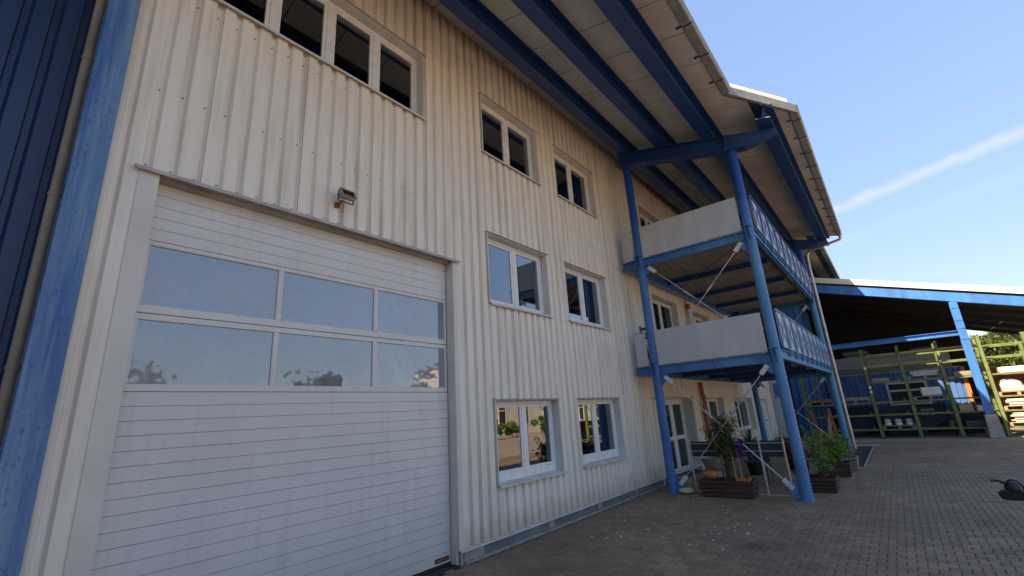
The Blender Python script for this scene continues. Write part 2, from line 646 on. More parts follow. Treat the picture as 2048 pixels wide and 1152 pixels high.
def thing(name, loc, label, cat, group=None):
    o = bpy.data.objects.new(name, None)
    o.empty_display_size = 0.2
    COL.objects.link(o)
    o.location = loc
    OFF[o] = tuple(loc)
    o['label'] = label
    o['category'] = cat
    if group:
        o['group'] = group
    return o


def solo(name, mb, mat, loc, label, cat, group=None, smooth=False):
    o = link(name, mesh(name, mb, mat, smooth, loc), None, loc)
    o['label'] = label
    o['category'] = cat
    if group:
        o['group'] = group
    return o


def struct(name, mb, mat):
    o = link(name, mesh(name, mb, mat))
    o['kind'] = 'structure'
    return o


# ================================================================== GROUND
g = MB().add([(-300, -300, -0.03), (400, -300, -0.03), (400, 300, -0.03), (-300, 300, -0.03)], [(0, 1, 2, 3)])
struct('ground', g, 'yard')
PX0, PX1, PY0, PY1 = 0.2, 23.6, -9.6, 0.085
paving = struct('paving', MB().box(PX0 - .05, PX1 + .05, PY0 - .05, PY1 + .03, -0.026, -0.011), 'joint')


def paver_mesh(P=0.133, L=0.172, gap=0.0035, a=0.014):
    """interlocking stone, long side along y; the long joints are waved"""
    h = L / 2 - gap
    w = P / 2 - gap
    # outline counter-clockwise, wide ends and a narrow waist
    ys = [-h, -h * 0.52, -h * 0.30, h * 0.30, h * 0.52, h]
    off = [a, a, -a, -a, a, a]
    right = [(w + o_, y) for y, o_ in zip(ys, off)]
    left = [(-w - o_, y) for y, o_ in zip(ys[::-1], off[::-1])]
    ol = right + left
    n = len(ol)
    cham = 0.0045
    def inset(p):
        x, y = p
        return (x - math.copysign(cham, x), y * (1 - cham / h))
    vs = [(x, y, -0.018) for x, y in ol] + [(x, y, -0.0035) for x, y in ol] + [(*inset(p), 0.0) for p in ol]
    fs = []
    for k in (0, 1):
        fs += [(k * n + i, k * n + (i + 1) % n, (k + 1) * n + (i + 1) % n, (k + 1) * n + i) for i in range(n)]
    t = 2 * n
    # top split into quads across the stone
    for i in range(5):
        fs.append((t + i, t + i + 1, t + n - 2 - i, t + n - 1 - i))
    return vs, fs


def lay_pavers():
    P, L = 0.133, 0.172
    vs, fs = paver_mesh(P, L)
    V = np.array(vs)
    Fq = np.array(fs)
    pts = []
    r0, r1 = int(math.ceil(PX0 / P)), int(PX1 / P)
    for r in range(r0, r1):
        half = 0.5 * (abs(r) % 2)
        c0, c1 = int(PY0 / L) - 1, 1
        for c in range(c0, c1):
            x = (r + .5) * P
            y = (c + .5 - half) * L
            if y - L / 2 < PY0 or y + L / 2 > PY1:
                continue
            if 10.6 < x and y > -0.0:
                continue
            if 15.6 < x < 21.9 and -3.72 < y < -3.22:
                continue
            pts.append((x, y))
    pts = np.array(pts)
    n = len(pts)
    zj = rng.normal(0, 0.0014, n)
    tilt = rng.normal(0, 0.005, (n, 2))
    rot = rng.normal(0, 0.008, n)
    # the ones that show largest from where the photograph was taken
    C = np.array([0, -4.80714, 1.8])
    q = np.c_[pts, np.zeros(n)] - C
    w = q @ np.array(cf)
    u = q @ np.array(cr) / w
    v = q @ np.array(cu) / w
    inside = (w > 0.5) & (np.abs(u) < 1.12) & (np.abs(v) < 0.63)
    d = np.linalg.norm(q, axis=1)
    order = np.argsort(np.where(inside, d, 1e9))
    near = set(order[:300].tolist())
    me = mesh('paver', MB().add(vs, fs), 'paver')
    for i in near:
        o = link('paver', me, paving)
        o.location = (pts[i][0], pts[i][1], min(0.0, zj[i]))
        o.rotation_euler = (tilt[i][0] * .5, tilt[i][1] * .5, rot[i])
    rest = np.array([i for i in range(n) if i not in near])
    c, s_ = np.cos(rot[rest])[:, None], np.sin(rot[rest])[:, None]
    X = V[None, :, 0] * c - V[None, :, 1] * s_ + pts[rest, 0][:, None]
    Y = V[None, :, 0] * s_ + V[None, :, 1] * c + pts[rest, 1][:, None]
    Z = V[None, :, 2] + np.minimum(0, zj[rest])[:, None] + V[None, :, 0] * tilt[rest, 0][:, None] + V[None, :, 1] * tilt[rest, 1][:, None]
    VV = np.stack([X, Y, Z], -1).reshape(-1, 3)
    FF = (Fq[None] + (np.arange(len(rest)) * len(V))[:, None, None]).reshape(-1, 4)
    m2_ = bpy.data.meshes.new('paver_field')
    m2_.vertices.add(len(VV))
    m2_.vertices.foreach_set('co', VV.ravel())
    m2_.loops.add(FF.size)
    m2_.loops.foreach_set('vertex_index', FF.ravel().astype(np.int32))
    m2_.polygons.add(len(FF))
    m2_.polygons.foreach_set('loop_start', (np.arange(len(FF)) * 4).astype(np.int32))
    m2_.polygons.foreach_set('use_smooth', np.zeros(len(FF), dtype=bool))
    m2_.update(calc_edges=True)
    m2_.materials.append(M['paver'])
    o = link('paver_field', m2_, paving)
    o['kind'] = 'stuff'


lay_pavers()

# terrace slab in front of the entrance, dark bed beside the far balcony column with its metal edging
bedo = struct('gravel_bed', MB().box(15.62, 21.85, -3.70, -3.24, -0.03, -0.012), 'bed_dark')
ed = MB()
ed.box(15.60, 21.87, -3.725, -3.705, -0.03, 0.02)
ed.box(21.86, 21.94, -3.90, -3.05, -0.03, 0.035)
part('edging', ed, 'galv', bedo)

# ================================================================== MAIN BUILDING
B = thing('industrial_building', (13.0, 0.0, 0.0), 'long three-storey workshop clad in cream ribbed metal with a wide blue-beamed roof overhang', 'building')
PER, PH, VD = 0.1911, 1.175, 0.044


def prof_breaks(x0, x1):
    """(x, depth) break points of the trapezoid profile between x0 and x1"""
    rel = [(0.0, 0), (0.113, 0), (0.122, VD), (0.166, VD), (0.1911, 0)]
    pts = []
    k = math.floor((x0 - PH) / PER) - 1
    while PH + k * PER < x1 + PER:
        b = PH + k * PER
        for d_, y in rel[:-1]:
            pts.append((b + d_, y))
        k += 1
    xs = np.array([p[0] for p in pts])
    ys = np.array([p[1] for p in pts])
    res = [(x0, float(np.interp(x0, xs, ys)))]
    res += [(a, b) for a, b in pts if x0 + 1e-5 < a < x1 - 1e-5]
    res.append((x1, float(np.interp(x1, xs, ys))))
    return res


def sheet_rect(mb, x0, x1, z0, z1, y0=0.0):
    pr = prof_breaks(x0, x1)
    vs = [(x, y0 + y, z0) for x, y in pr] + [(x, y0 + y, z1) for x, y in pr]
    n = len(pr)
    mb.add(vs, [(i, i + 1, n + i + 1, n + i) for i in range(n - 1)])


def clad(parent, name, xa, xb, z0, z1, openings, mat, y0=0.0, sheet=5 * PER):
    edges = [xa]
    k = math.ceil((xa - PH) / sheet + 1e-6)
    while PH + k * sheet < xb - 0.05:
        if PH + k * sheet > xa + 0.05:
            edges.append(PH + k * sheet)
        k += 1
    edges.append(xb)
    for i in range(len(edges) - 1):
        a, b = edges[i], edges[i + 1]
        cuts = sorted({a + .0015, b - .0015} | {v for o_ in openings for v in o_[:2] if a + .0015 < v < b - .0015})
        dy = 0.0012 * (i % 2)
        rects = []
        for c0, c1 in zip(cuts[:-1], cuts[1:]):
            mid = (c0 + c1) / 2
            occ = sorted((o_[2], o_[3]) for o_ in openings if o_[0] < mid < o_[1])
            zz = z0
            for p, q in occ:
                if p > zz + 1e-4:
                    rects.append((c0, c1, zz, min(p, z1)))
                zz = max(zz, q)
            if zz < z1 - 1e-4:
                rects.append((c0, c1, zz, z1))
        # pieces of a sheet that do not touch (below / between / above openings) are pieces of their own
        grp = list(range(len(rects)))
        for u_ in range(len(rects)):
            for v_ in range(u_):
                A_, B_ = rects[u_], rects[v_]
                if (abs(A_[0] - B_[1]) < 1e-6 or abs(A_[1] - B_[0]) < 1e-6) and min(A_[3], B_[3]) > max(A_[2], B_[2]) + 1e-4:
                    ga, gb = grp[u_], grp[v_]
                    grp = [gb if w_ == ga else w_ for w_ in grp]
        for gi in sorted(set(grp)):
            mb = MB()
            for w_, rc in zip(grp, rects):
                if w_ == gi:
                    sheet_rect(mb, *rc, y0 + dy)
            part(name, mb, mat, parent)


G0, G1 = 0.83, 2.07
F0, F1 = 3.62, 4.88
T0, T1 = 6.45, 7.71
WIN = []   # x0,x1,z0,z1
for z0, z1 in ((G0, G1), (F0, F1), (T0, T1)):
    WIN.append((5.37, 7.09, z0, z1))
    WIN.append((7.76, 9.49, z0, z1))
RIB = (0.92, 3.98, 6.41, 7.64)
DOOR = (0.855, 4.525, 0.0, 4.165)
ENTRY = (11.40, 14.25, 0.0, 2.04)
BACKW = [(15.45, 17.45, 0.25, 2.02), (18.9, 21.6, 0.74, 1.98), (15.75, 17.45, F0, 4.91), (15.75, 17.45, T0, 7.71)]
BACKD = [(12.3, 14.2, 2.80, 4.93), (12.3, 14.2, 5.60, 7.73)]
FARD = (22.95, 24.35, 0.0, 1.88)
OPEN = WIN + [RIB, DOOR, ENTRY, FARD] + BACKW + BACKD
ZTOP = 8.90
clad(B, 'cladding_sheet', 0.475, 25.82, 0.165, ZTOP, OPEN, 'cream_sheet')

# screws in the valleys
sm = MB()
rows = [0.30, 2.22, 3.42, 5.06, 6.22, 7.92]
k = -3
hexa = [(math.cos(t), math.sin(t)) for t in [math.pi / 3 * i for i in range(6)]]
while PH + k * PER < 25.6:
    xv = PH + k * PER + 0.1445
    k += 1
    if xv < 0.55:
        continue
    for z in rows + [4.235]:
        if z == 4.235 and not (0.7 < xv < 4.6):
            continue
        zz = z + random.uniform(-.01, .01)
        if any(o_[0] - .02 < xv < o_[1] + .02 and o_[2] - .02 < zz < o_[3] + .02 for o_ in OPEN):
            continue
        if random.random() < .12:
            continue
        sm.prism([(xv + .0068 * a, zz + .0068 * b) for a, b in hexa], 'y', VD - .011, VD + .004)
part('screw_heads', sm, 'screw', B, kind='stuff')

# walls behind the sheets, floors, other sides (closed, so the rooms are dark)
inner = MB()
inner.box(0.3, 25.75, 11.9, 12.1, 0, 9.0)
inner.box(0.28, 0.46, 0.12, 11.9, 0, 9.0)
inner.box(25.62, 25.80, 0.06, 11.9, 0, 9.0)
part('outer_wall', inner, 'plaster', B)
fl = MB()
fl.box(0.47, 25.6, 0.2, 11.85, -0.02, 0.02)
fl.box(4.9, 25.6, 0.2, 11.85, 2.55, 2.75)
fl.box(0.47, 25.6, 0.2, 11.85, 5.35, 5.55)
fl.box(4.7, 4.85, 0.2, 11.85, 0.03, 5.34)
fl.box(10.3, 10.42, 0.2, 11.85, 0.03, 2.54)
fl.box(0.47, 25.6, 5.0, 5.12, 0.03, 2.54)
fl.box(4.9, 25.6, 5.0, 5.12, 2.76, 5.34)
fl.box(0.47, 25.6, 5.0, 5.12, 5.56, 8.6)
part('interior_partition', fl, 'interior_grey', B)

# base: drip flashing, dark plinth in segments, concrete kerb
bf = MB()
bf.prism([(-.018, .135), (.05, .15), (.05, .172), (.034, .172), (.034, .166), (-.010, .158), (-.018, .152)], 'x', 4.56, 25.8)
part('base_flashing', bf, 'trim_white', B)
xs = [4.62, 4.86, 5.0, 6.55, 6.70, 8.15, 8.30, 9.75, 9.9, 11.35]
for i in range(len(xs) - 1):
    short = (xs[i + 1] - xs[i]) < .3
    pl = MB().box(xs[i] + .004, xs[i + 1] - .004, .012 if not short else .004, .06, -.03, .134)
    part('plinth_panel', pl, 'concrete' if short else 'plinth_grey', B)
part('plinth_panel', MB().box(14.3, 22.9, .012, .06, -.03, .134), 'plinth_grey', B)
part('plinth_panel', MB().box(24.4, 25.8, .012, .06, -.03, .134), 'plinth_grey', B)
part('kerb_strip', MB().box(4.62, 11.35, -.040, .010, -.028, .022), 'concrete', B)


# ---- windows
def window(x0, x1, z0, z1, depth=0.14, lights=2, parent=B, sill=True, bottom=.11, curtain=None, label=None, glassmat='window_glass', drip=True):
    d = depth
    fr = MB()
    fw = .055
    # outer frame and mullions
    fr.box(x0 + .012, x1 - .012, d, d + .07, z1 - .018 - fw, z1 - .018)
    fr.box(x0 + .012, x1 - .012, d, d + .07, z0 + .02, z0 + .02 + bottom)
    zb, zt = z0 + .02 + bottom, z1 - .018 - fw
    fr.box(x0 + .012, x0 + .012 + fw, d, d + .07, zb, zt)
    fr.box(x1 - .012 - fw, x1 - .012, d, d + .07, zb, zt)
    xa, xb = x0 + .012 + fw, x1 - .012 - fw
    step = (xb - xa) / lights
    for i in range(1, lights):
        xm = xa + i * step
        fr.box(xm - .045, xm + .045, d + .002, d + .068, zb, zt)
    w = part('window', fr, 'upvc_white', parent, label=label)
    bev(w, .005)
    for i in range(lights):
        a = xa + i * step + (.045 if i else 0)
        b = xa + (i + 1) * step - (.045 if i < lights - 1 else 0)
        sh = MB()
        s_ = .045
        y0, y1 = d + .012, d + .06
        sh.box(a, b, y0, y1, zb, zb + s_)
        sh.box(a, b, y0, y1, zt - s_, zt)
        sh.box(a, a + s_, y0, y1, zb + s_, zt - s_)
        sh.box(b - s_, b, y0, y1, zb + s_, zt - s_)
        bev(part('sash', sh, 'upvc_white', w), .004)
        part('pane', MB().box(a + s_ - .004, b - s_ + .004, d + .030, d + .036, zb + s_ - .004, zt - s_ + .004), glassmat, w)
    rv = MB()
    rv.box(x0 - .002, x1 + .002, .004, d + .08, z1 - .016, z1)          # soffit
    rv.box(x0 - .002, x0 + .010, .004, d + .08, z0 + .012, z1 - .017)
    rv.box(x1 - .010, x1 + .002, .004, d + .08, z0 + .012, z1 - .017)
    # trims on the face
    rv.box(x0 - .022, x0 - .003, -.006, .040, z0 + .014, z1)
    rv.box(x1 + .003, x1 + .022, -.006, .040, z0 + .014, z1)
    part('reveal', rv, 'trim_white', w)
    if drip:
        dp = MB().prism([(-.034, z1 + .002), (.05, z1 + .002), (.05, z1 + .045), (.038, z1 + .045), (.030, z1 + .018), (-.034, z1 + .010)], 'x', x0 - .045, x1 + .045)
        part('head_flashing', dp, 'trim_grey', w)
    if sill:
        sp = MB().prism([(-.050, z0 - .034), (-.046, z0 - .034), (-.046, z0 - .003), (d + .01, z0 + .018), (d + .01, z0 + .0225), (-.050, z0 + .002)], 'x', x0 - .03, x1 + .03)
        part('sill', sp, 'trim_white', w)
    if curtain:
        for (ca, cb) in curtain:
            cm = MB()
            nx = max(4, int((cb - ca) / .03))
            pts = [(ca + (cb - ca) * i / nx, d + .16 + (.018 if i % 2 else 0)) for i in range(nx + 1)]
            vs = [(x, y, z0 + .02) for x, y in pts] + [(x, y, z1 - .02) for x, y in pts]
            cm.add(vs, [(i, i + 1, nx + 2 + i, nx + 1 + i) for i in range(nx)])
            part('curtain', cm, 'curtain', w)
    return w


for (x0, x1, z0, z1) in WIN:
    c = None
    if z0 == G0:
        c = [(x1 - .28, x1 - .02)]
    elif z0 == F0:
        c = [(x1 - .5, x1 - .05)] if x0 < 6 else [(x1 - .62, x1 - .2)]
    elif x0 > 7:
        c = [(x1 - .42, x1 - .12)]
    window(x0, x1, z0, z1, curtain=c, bottom=.11 if z0 == G0 else .06)
# ribbon window above the workshop door
window(*RIB, lights=4, bottom=.06)
for (x0, x1, z0, z1) in BACKW:
    window(x0, x1, z0, z1, depth=.2, bottom=.08, curtain=[(x0 + .5, x0 + .8)] if z0 < 1 else None, glassmat='shade_glass')
for (x0, x1, z0, z1) in BACKD:
    window(x0, x1, z0, z1, depth=.16, bottom=.12, sill=False, label='white glazed balcony door', glassmat='shade_glass')


# ---- sectional door
x0, x1, z0, z1 = DOOR
LY = 0.150
lintel = MB().box(x0 - .03, x1 + .03, .076, LY + .2, z1 - .03, z1 + .045)
SD = part('sectional_door', lintel, 'trim_grey', B, label='wide pale grey sectional workshop door with two rows of glazing')
part('jamb_foot', MB().box(x1 + .034, x1 + .080, .002, .046, -.02, .134), 'concrete', SD)
hf = MB().prism([(-.055, z1 - .028), (-.050, z1 - .028), (-.050, z1 + .000), (.075, z1 + .006), (.075, z1 + .05), (.060, z1 + .05), (.04, z1 + .016), (-.055, z1 + .008)], 'x', x0 - .19, x1 + .125)
part('head_flashing', hf, 'trim_grey', SD)
# broad folded trims left and right with their jamb returns
part('jamb_trim', MB().box(x0 - .150, x0, -.012, .046, 0.02, z1 - .004).box(x0 - .030, x0 - .002, .046, LY + .02, 0.02, z1 - .032), 'door_trim', SD)
part('jamb_trim', MB().box(x1 + .002, x1 + .085, -.010, .046, 0.165, z1 - .004).box(x1 + .002, x1 + .030, .046, LY + .06, 0.0, z1 - .032), 'door_trim', SD)
sideg = MB()
sideg.box(x0 - .001, x0 + .022, LY + .012, LY + .05, 0.0, z1 - .032)
sideg.box(x1 - .024, x1 + .001, LY + .012, LY + .05, 0.0, z1 - .032)
sideg.box(x0 + .023, x1 - .025, LY + .004, LY + .045, -.005, .040)
part('seal', sideg, 'rubber_black', SD)
a, b = x0 + .014, x1 - .012


def slat_mesh(h):
    c = .0018
    e = .0020
    pr = [(0 + .04, 0), (.004, 0), (.0, c), (0, h - c - e), (.004, h - e), (.04, h - e)]
    # y = LY + pr.x ; z
    n = len(pr)
    vs = [(xx, q[0], q[1]) for xx in (0, b - a) for q in pr]
    fs = [(i, i + 1, n + i + 1, n + i) for i in range(n - 1)]
    fs += [(0, n, 2 * n - 1, n - 1), tuple(range(n))[::-1], tuple(range(n, 2 * n))]
    return MB().add(vs, fs)


LOW = [.040 + i * (2.155 / 18) for i in range(18)]
sl_me = mesh('door_slat', slat_mesh(2.155 / 18), 'door_grey')
for z in LOW:
    link('door_slat', sl_me, SD, (a, LY, z))
hs = (4.135 - 3.565) / 5
sl2 = mesh('door_slat', slat_mesh(hs), 'door_grey')
for i in range(5):
    link('door_slat', sl2, SD, (a, LY, 3.565 + i * hs))
part('door_core', MB().box(a, b, LY + .042, LY + .06, .04, 2.19).box(a, b, LY + .042, LY + .06, 3.57, 4.15), 'trim_grey', SD)
XB = [a, 0.905, 2.055, 2.112, 3.270, 3.332, 4.478, b]
for zi, (zb, zt, gb, gt) in enumerate(((2.197, 2.876, 2.262, 2.820), (2.882, 3.561, 2.955, 3.515))):
    gf = MB()
    gf.box(a, b, LY, LY + .04, zb, gb)
    gf.box(a, b, LY, LY + .04, gt, zt)
    for i in (0, 2, 4, 6):
        gf.box(XB[i], XB[i + 1], LY, LY + .04, gb, gt)
    bev(part('glazing_frame', gf, 'door_grey', SD), .004)
    for i in (1, 3, 5):
        part('pane', MB().box(XB[i] - .003, XB[i + 1] + .003, LY + .018, LY + .026, gb - .003, gt + .003), 'acrylic_glass', SD)
part('brand_plate', MB().box(4.245, 4.483, LY - .004, LY - .0005, 0.065, 0.118), 'plate_navy', SD)
tcu = bpy.data.curves.new('brand_lettering', 'FONT')
tcu.body = 'H\u00d6RMANN'
tcu.size = 0.041
tcu.align_x = 'CENTER'
tcu.extrude = 0.0006
tob = bpy.data.objects.new('brand_lettering_source', tcu)
COL.objects.link(tob)
bpy.context.view_layer.update()
tme = bpy.data.meshes.new_from_object(tob.evaluated_get(bpy.context.evaluated_depsgraph_get()))
bpy.data.objects.remove(tob)
tme.materials.clear()
tme.materials.append(M['letter_orange'])
lo = link('brand_lettering', tme, SD, (4.364, LY - .0052, .077))
lo.rotation_euler = (math.pi / 2, 0, 0)
# hall behind the door panes
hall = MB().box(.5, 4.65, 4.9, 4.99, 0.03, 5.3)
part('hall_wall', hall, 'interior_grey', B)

# ---- entrance door
x0, x1, z0, z1 = ENTRY
D = .30
fr = MB()
fr.box(x0 + .02, x1 - .02, D, D + .07, z1 - .09, z1 - .02)
fr.box(x0 + .02, x0 + .09, D, D + .07, 0.0, z1 - .09)
fr.box(x1 - .09, x1 - .02, D, D + .07, 0.0, z1 - .09)
for xm in (12.15, 13.30):
    fr.box(xm - .04, xm + .04, D + .002, D + .068, 0.0, z1 - .09)
ED = part('entrance_door', fr, 'upvc_white', B, label='white double entrance door with tall glass panels')
for (p, q, rail) in ((x0 + .09, 12.11, .95), (12.19, 13.26, .95), (13.34, x1 - .09, .95)):
    lf = MB()
    lf.box(p, p + .08, D + .01, D + .06, .02, z1 - .09)
    lf.box(q - .08, q, D + .01, D + .06, .02, z1 - .09)
    for za, zb in ((.02, .16), (rail - .05, rail + .05), (z1 - .17, z1 - .09)):
        lf.box(p + .08, q - .08, D + .012, D + .058, za, zb)
    part('door_leaf', lf, 'upvc_white', ED)
    part('pane', MB().box(p + .075, q - .075, D + .03, D + .036, .155, rail - .045), 'shade_glass', ED)
    part('pane', MB().box(p + .075, q - .075, D + .03, D + .036, rail + .045, z1 - .165), 'shade_glass', ED)
part('door_handle', MB().tube([(12.24, D + .01, .86), (12.24, D - .07, .88), (12.24, D - .07, 1.12), (12.24, D + .01, 1.14)], .014, 8), 'upvc_white', ED, True)
rv = MB()
rv.box(x0 - .002, x1 + .002, .0, D + .08, z1 - .018, z1)
rv.box(x0 - .002, x0 + .018, .0, D + .08, 0.0, z1 - .019)
rv.box(x1 - .018, x1 + .002, .0, D + .08, 0.0, z1 - .019)
rv.box(x0 - .06, x0 - .003, -.012, .04, 0.0, z1)
rv.box(x1 + .003, x1 + .12, -.012, .04, 0.0, z1)
part('reveal', rv, 'trim_white', ED)
part('head_flashing', MB().box(x0 - .07, x1 + .13, -.04, .04, z1 + .002, z1 + .03), 'trim_grey', ED)
# plant seen behind the entrance glass stands in the hall: part of the dark interior is enough

# ---- far white door
x0, x1, z0, z1 = FARD
fdm = MB().box(x0 + .03, x1 - .03, .06, .11, 0.01, z1 - .03)
FD = part('side_door', fdm, 'upvc_white', B, label='plain white service door at the far end of the facade')
part('door_gap', MB().box(23.62, 23.64, .050, .0605, .02, z1 - .05), 'rubber_black', FD)
part('door_handle', MB().tube([(23.70, .062, .96), (23.70, .0, .96), (23.83, .0, .96)], .013, 8), 'rubber_black', FD, True)
part('reveal', MB().box(x0 - .05, x0 + .028, -.008, .10, 0, z1).box(x1 - .028, x1 + .05, -.008, .10, 0, z1).box(x0 - .05, x1 + .05, -.008, .10, z1 + .001, z1 + .05), 'trim_white', FD)
part('canopy', MB().box(x0 - .05, x0 + .65, -.09, -.01, z1 - .02, z1 + .025), 'trim_grey', FD)

# ---- soil pipe on the facade beside the entrance
sp = MB().tube([(14.98, -.10, 0.02), (14.98, -.10, 1.55), (14.98, -.10, 1.72), (15.02, -.12, 1.86), (15.06, -.11, 2.02), (15.02, -.10, 2.16), (15.0, -.10, 2.28), (15.0, -.10, 2.50)], .062, 12)
sp.tube([(14.98, -.10, 1.50), (14.98, -.10, 1.60)], .074, 12)
sp.tube([(15.05, -.11, 1.98), (15.055, -.11, 2.05)], .073, 12)
sp.tube([(15.05, -.10, 4.88), (15.05, -.10, 5.04)], .073, 12)
DP = part('soil_pipe', sp, 'terracotta', B, True, label='red-brown drain pipe with an offset bend')
part('upper_pipe', MB().tube([(15.05, -.10, 2.80), (15.05, -.10, 5.15)], .055, 12), 'trim_white', DP, True)

# ================================================================== ROOF
SL, ZC = 0.27, 8.87


def zc(y):
    return ZC + SL * y


YE1, YE2, YE3 = -3.40, -4.36, -3.62
outline = [(-8, YE1), (9.12, YE1), (10.34, YE2), (20.36, YE2), (20.50, YE3), (30.2, YE3), (30.2, 5.0), (-8, 5.0)]
RT = 0.20
rm = MB()
n = len(outline)
vs = [(x, y, zc(y) + .014) for x, y in outline] + [(x, y, zc(y) + RT) for x, y in outline]
rm.add(vs, [tuple(range(n))[::-1], tuple(range(n, 2 * n))] + [(i, (i + 1) % n, n + (i + 1) % n, n + i) for i in range(n)])
zr = zc(5.0)
rm.add([(-8, 5.0, zr + .014), (30.2, 5.0, zr + .014), (30.2, 13.0, zr - 2.146), (-8, 13.0, zr - 2.146),
        (-8, 5.0, zr + RT), (30.2, 5.0, zr + RT), (30.2, 13.0, zr + RT - 2.16), (-8, 13.0, zr + RT - 2.16)],
       [(0, 1, 2, 3), (7, 6, 5, 4), (1, 5, 6, 2), (3, 2, 6, 7), (0, 3, 7, 4)])
ROOF = part('roof', rm, 'roof_top', B)

PUR = [(-.59, -8, 26.2), (-1.62, -8, 30.0), (-2.70, -8, 30.0), (-3.89, 9.80, 20.75)]
upv = Vector((0, -SL, 1)).normalized()
for (y, xa, xb) in PUR:
    ib = MB().ibeam((xa, y, zc(y) - .325), (xb, y, zc(y) - .325), .30, .318, up=upv)
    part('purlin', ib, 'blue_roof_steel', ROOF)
# transverse beams with haunched ends over the balcony columns
for X in (10.375, 19.80):
    zb0, zb1 = zc(-.35) - .34 - .34, zc(-3.72) - .34 - .30
    up2 = upv
    tb = MB().ibeam((X, -.35, zc(-.35) - .34 - .355), (X, -3.02, zc(-3.02) - .34 - .355), .28, .35, up=up2)
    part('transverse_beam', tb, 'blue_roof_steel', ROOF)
    hb = MB().prism([(-3.022, zc(-3.02) - .345), (-3.022, zc(-3.02) - .70), (-3.4, zc(-3.4) - .68), (-4.02, zc(-4.02) - .40), (-4.02, zc(-4.02) - .345)], 'x', X - .14, X + .14)
    part('bracket_arm', hb, 'blue_roof_steel', ROOF)
# ceiling boards between the purlins, joints every 0.9 m
strips = [(-.42, 0.02), (-1.45, -.76), (-2.53, -1.79), (-3.375, -2.87)]
xj = 5.13 - 0.9 * 6
cells = {}
while xj < 30:
    for (ya, yb) in strips:
        x_a, x_b = max(xj + .010, -.3), min(xj + .9 - .010, 30.0)
        if x_b - x_a < .1:
            continue
        key = (round(x_b - x_a, 3), ya)
        if key not in cells:
            cells[key] = mesh('ceiling_board', MB().add(
                [(0, ya, SL * ya), (x_b - x_a, ya, SL * ya), (x_b - x_a, yb, SL * yb), (0, yb, SL * yb),
                 (0, ya, SL * ya + .016), (x_b - x_a, ya, SL * ya + .016), (x_b - x_a, yb, SL * yb + .016), (0, yb, SL * yb + .016)],
                [(0, 1, 2, 3), (7, 6, 5, 4), (0, 4, 5, 1), (1, 5, 6, 2), (2, 6, 7, 3), (3, 7, 4, 0)]), 'ceiling_panel')
        o = link('ceiling_board', cells[key], ROOF, (x_a, 0, ZC + random.uniform(-.0015, .0015)))
    xj += .9
# boards of the widened part over the balcony
xj = 5.13 + .9 * 4
while xj < 20.4:
    xa, xb = xj + .010, xj + .890
    for (ya, yb) in ((-3.73, -3.38), (-4.335, -4.05)):
        la, lb = (9.12 + (-3.40 - q_) / .96 * 1.22 + .04 for q_ in (ya, yb))
        a0_, a1_, b_ = max(xa, la), max(xa, lb), min(xb, 20.34)
        if b_ - a1_ > .05:
            a0_ = min(a0_, b_ - .01)
            vs = [(a0_, ya, zc(ya)), (b_, ya, zc(ya)), (b_, yb, zc(yb)), (a1_, yb, zc(yb))]
            vs += [(p[0], p[1], p[2] + .016) for p in vs]
            part('ceiling_board', MB().add(vs, [(0, 1, 2, 3), (7, 6, 5, 4), (0, 4, 5, 1), (1, 5, 6, 2), (2, 6, 7, 3), (3, 7, 4, 0)]), 'ceiling_panel', ROOF)
    xj += .9


# gutters: box section with a rolled front edge
def gutter(xa, xb, y):
    z = zc(y) + .06
    w = .145
    pr = [(y + .02, z + .05), (y + .02, z - .075), (y + .005, z - .085), (y - w + .02, z - .085), (y - w, z - .07), (y - w, z + .035), (y - w - .012, z + .050),
          (y - w - .004, z + .058), (y - w + .008, z + .045), (y - w + .008, z - .065), (y - w + .024, z - .077), (y + .002, z - .077), (y + .012, z - .068), (y + .012, z + .05)]
    n_ = len(pr)
    mb = MB()
    vs = [(xx, p[0], p[1]) for xx in (xa, xb) for p in pr]
    mb.add(vs, [(i, n_ + i, n_ + (i + 1) % n_, (i + 1) % n_) for i in range(n_)])
    go = part('gutter', mb, 'gutter_grey', ROOF)
    x = xa + .35
    while x < xb:
        bm_ = MB().box(x - .015, x + .015, y + .022, y + .12, zc(y + .07) - .022, zc(y + .07) - .004)
        bm_.box(x - .012, x + .012, y - w - .008, y + .018, z - .093, z - .086)
        part('gutter_bracket', bm_, 'rubber_black', ROOF)
        x += .9
    return go


gutter(-8, 9.10, YE1)
gutter(10.36, 20.40, YE2)
gutter(20.52, 30.2, YE3)
# slanting verge between the two eaves: grey trim with a white upstand on top
va, vb = Vector((9.05, YE1 - .10, 0)), Vector((10.36, YE2 - .14, 0))
for nm, mat, off_, zlo, zhi, s0, s1, th in (('verge_trim', 'gutter_grey', 0.0, -.03, .16, 0.0, 1.0, .06), ('verge_upstand', 'roof_trim_white', .08, .161, .33, .02, .93, .05)):
    d_ = (vb - va).normalized()
    nrm = Vector((d_.y, -d_.x, 0))
    if nrm.x > 0:
        nrm = -nrm
    p0, p1 = va + (vb - va) * s0 - nrm * off_, va + (vb - va) * s1 - nrm * off_
    vs = []
    for p in (p0, p1):
        for (t, zz) in ((0, zlo), (-th, zlo), (-th, zhi), (0, zhi)):
            q = p + nrm * t
            vs.append((q.x, q.y, zc(p.y) + zz))
    part(nm, MB().add(vs, [(0, 1, 2, 3), (7, 6, 5, 4), (0, 4, 5, 1), (1, 5, 6, 2), (2, 6, 7, 3), (3, 7, 4, 0)]), mat, ROOF)
# end trim of the widened part
part('verge_trim', MB().prism([(YE2 - .12, zc(YE2) - .02), (YE3, zc(YE3) - .02), (YE3, zc(YE3) + .24), (YE2 - .12, zc(YE2) + .24)], 'x', 20.41, 20.46), 'gutter_grey', ROOF)
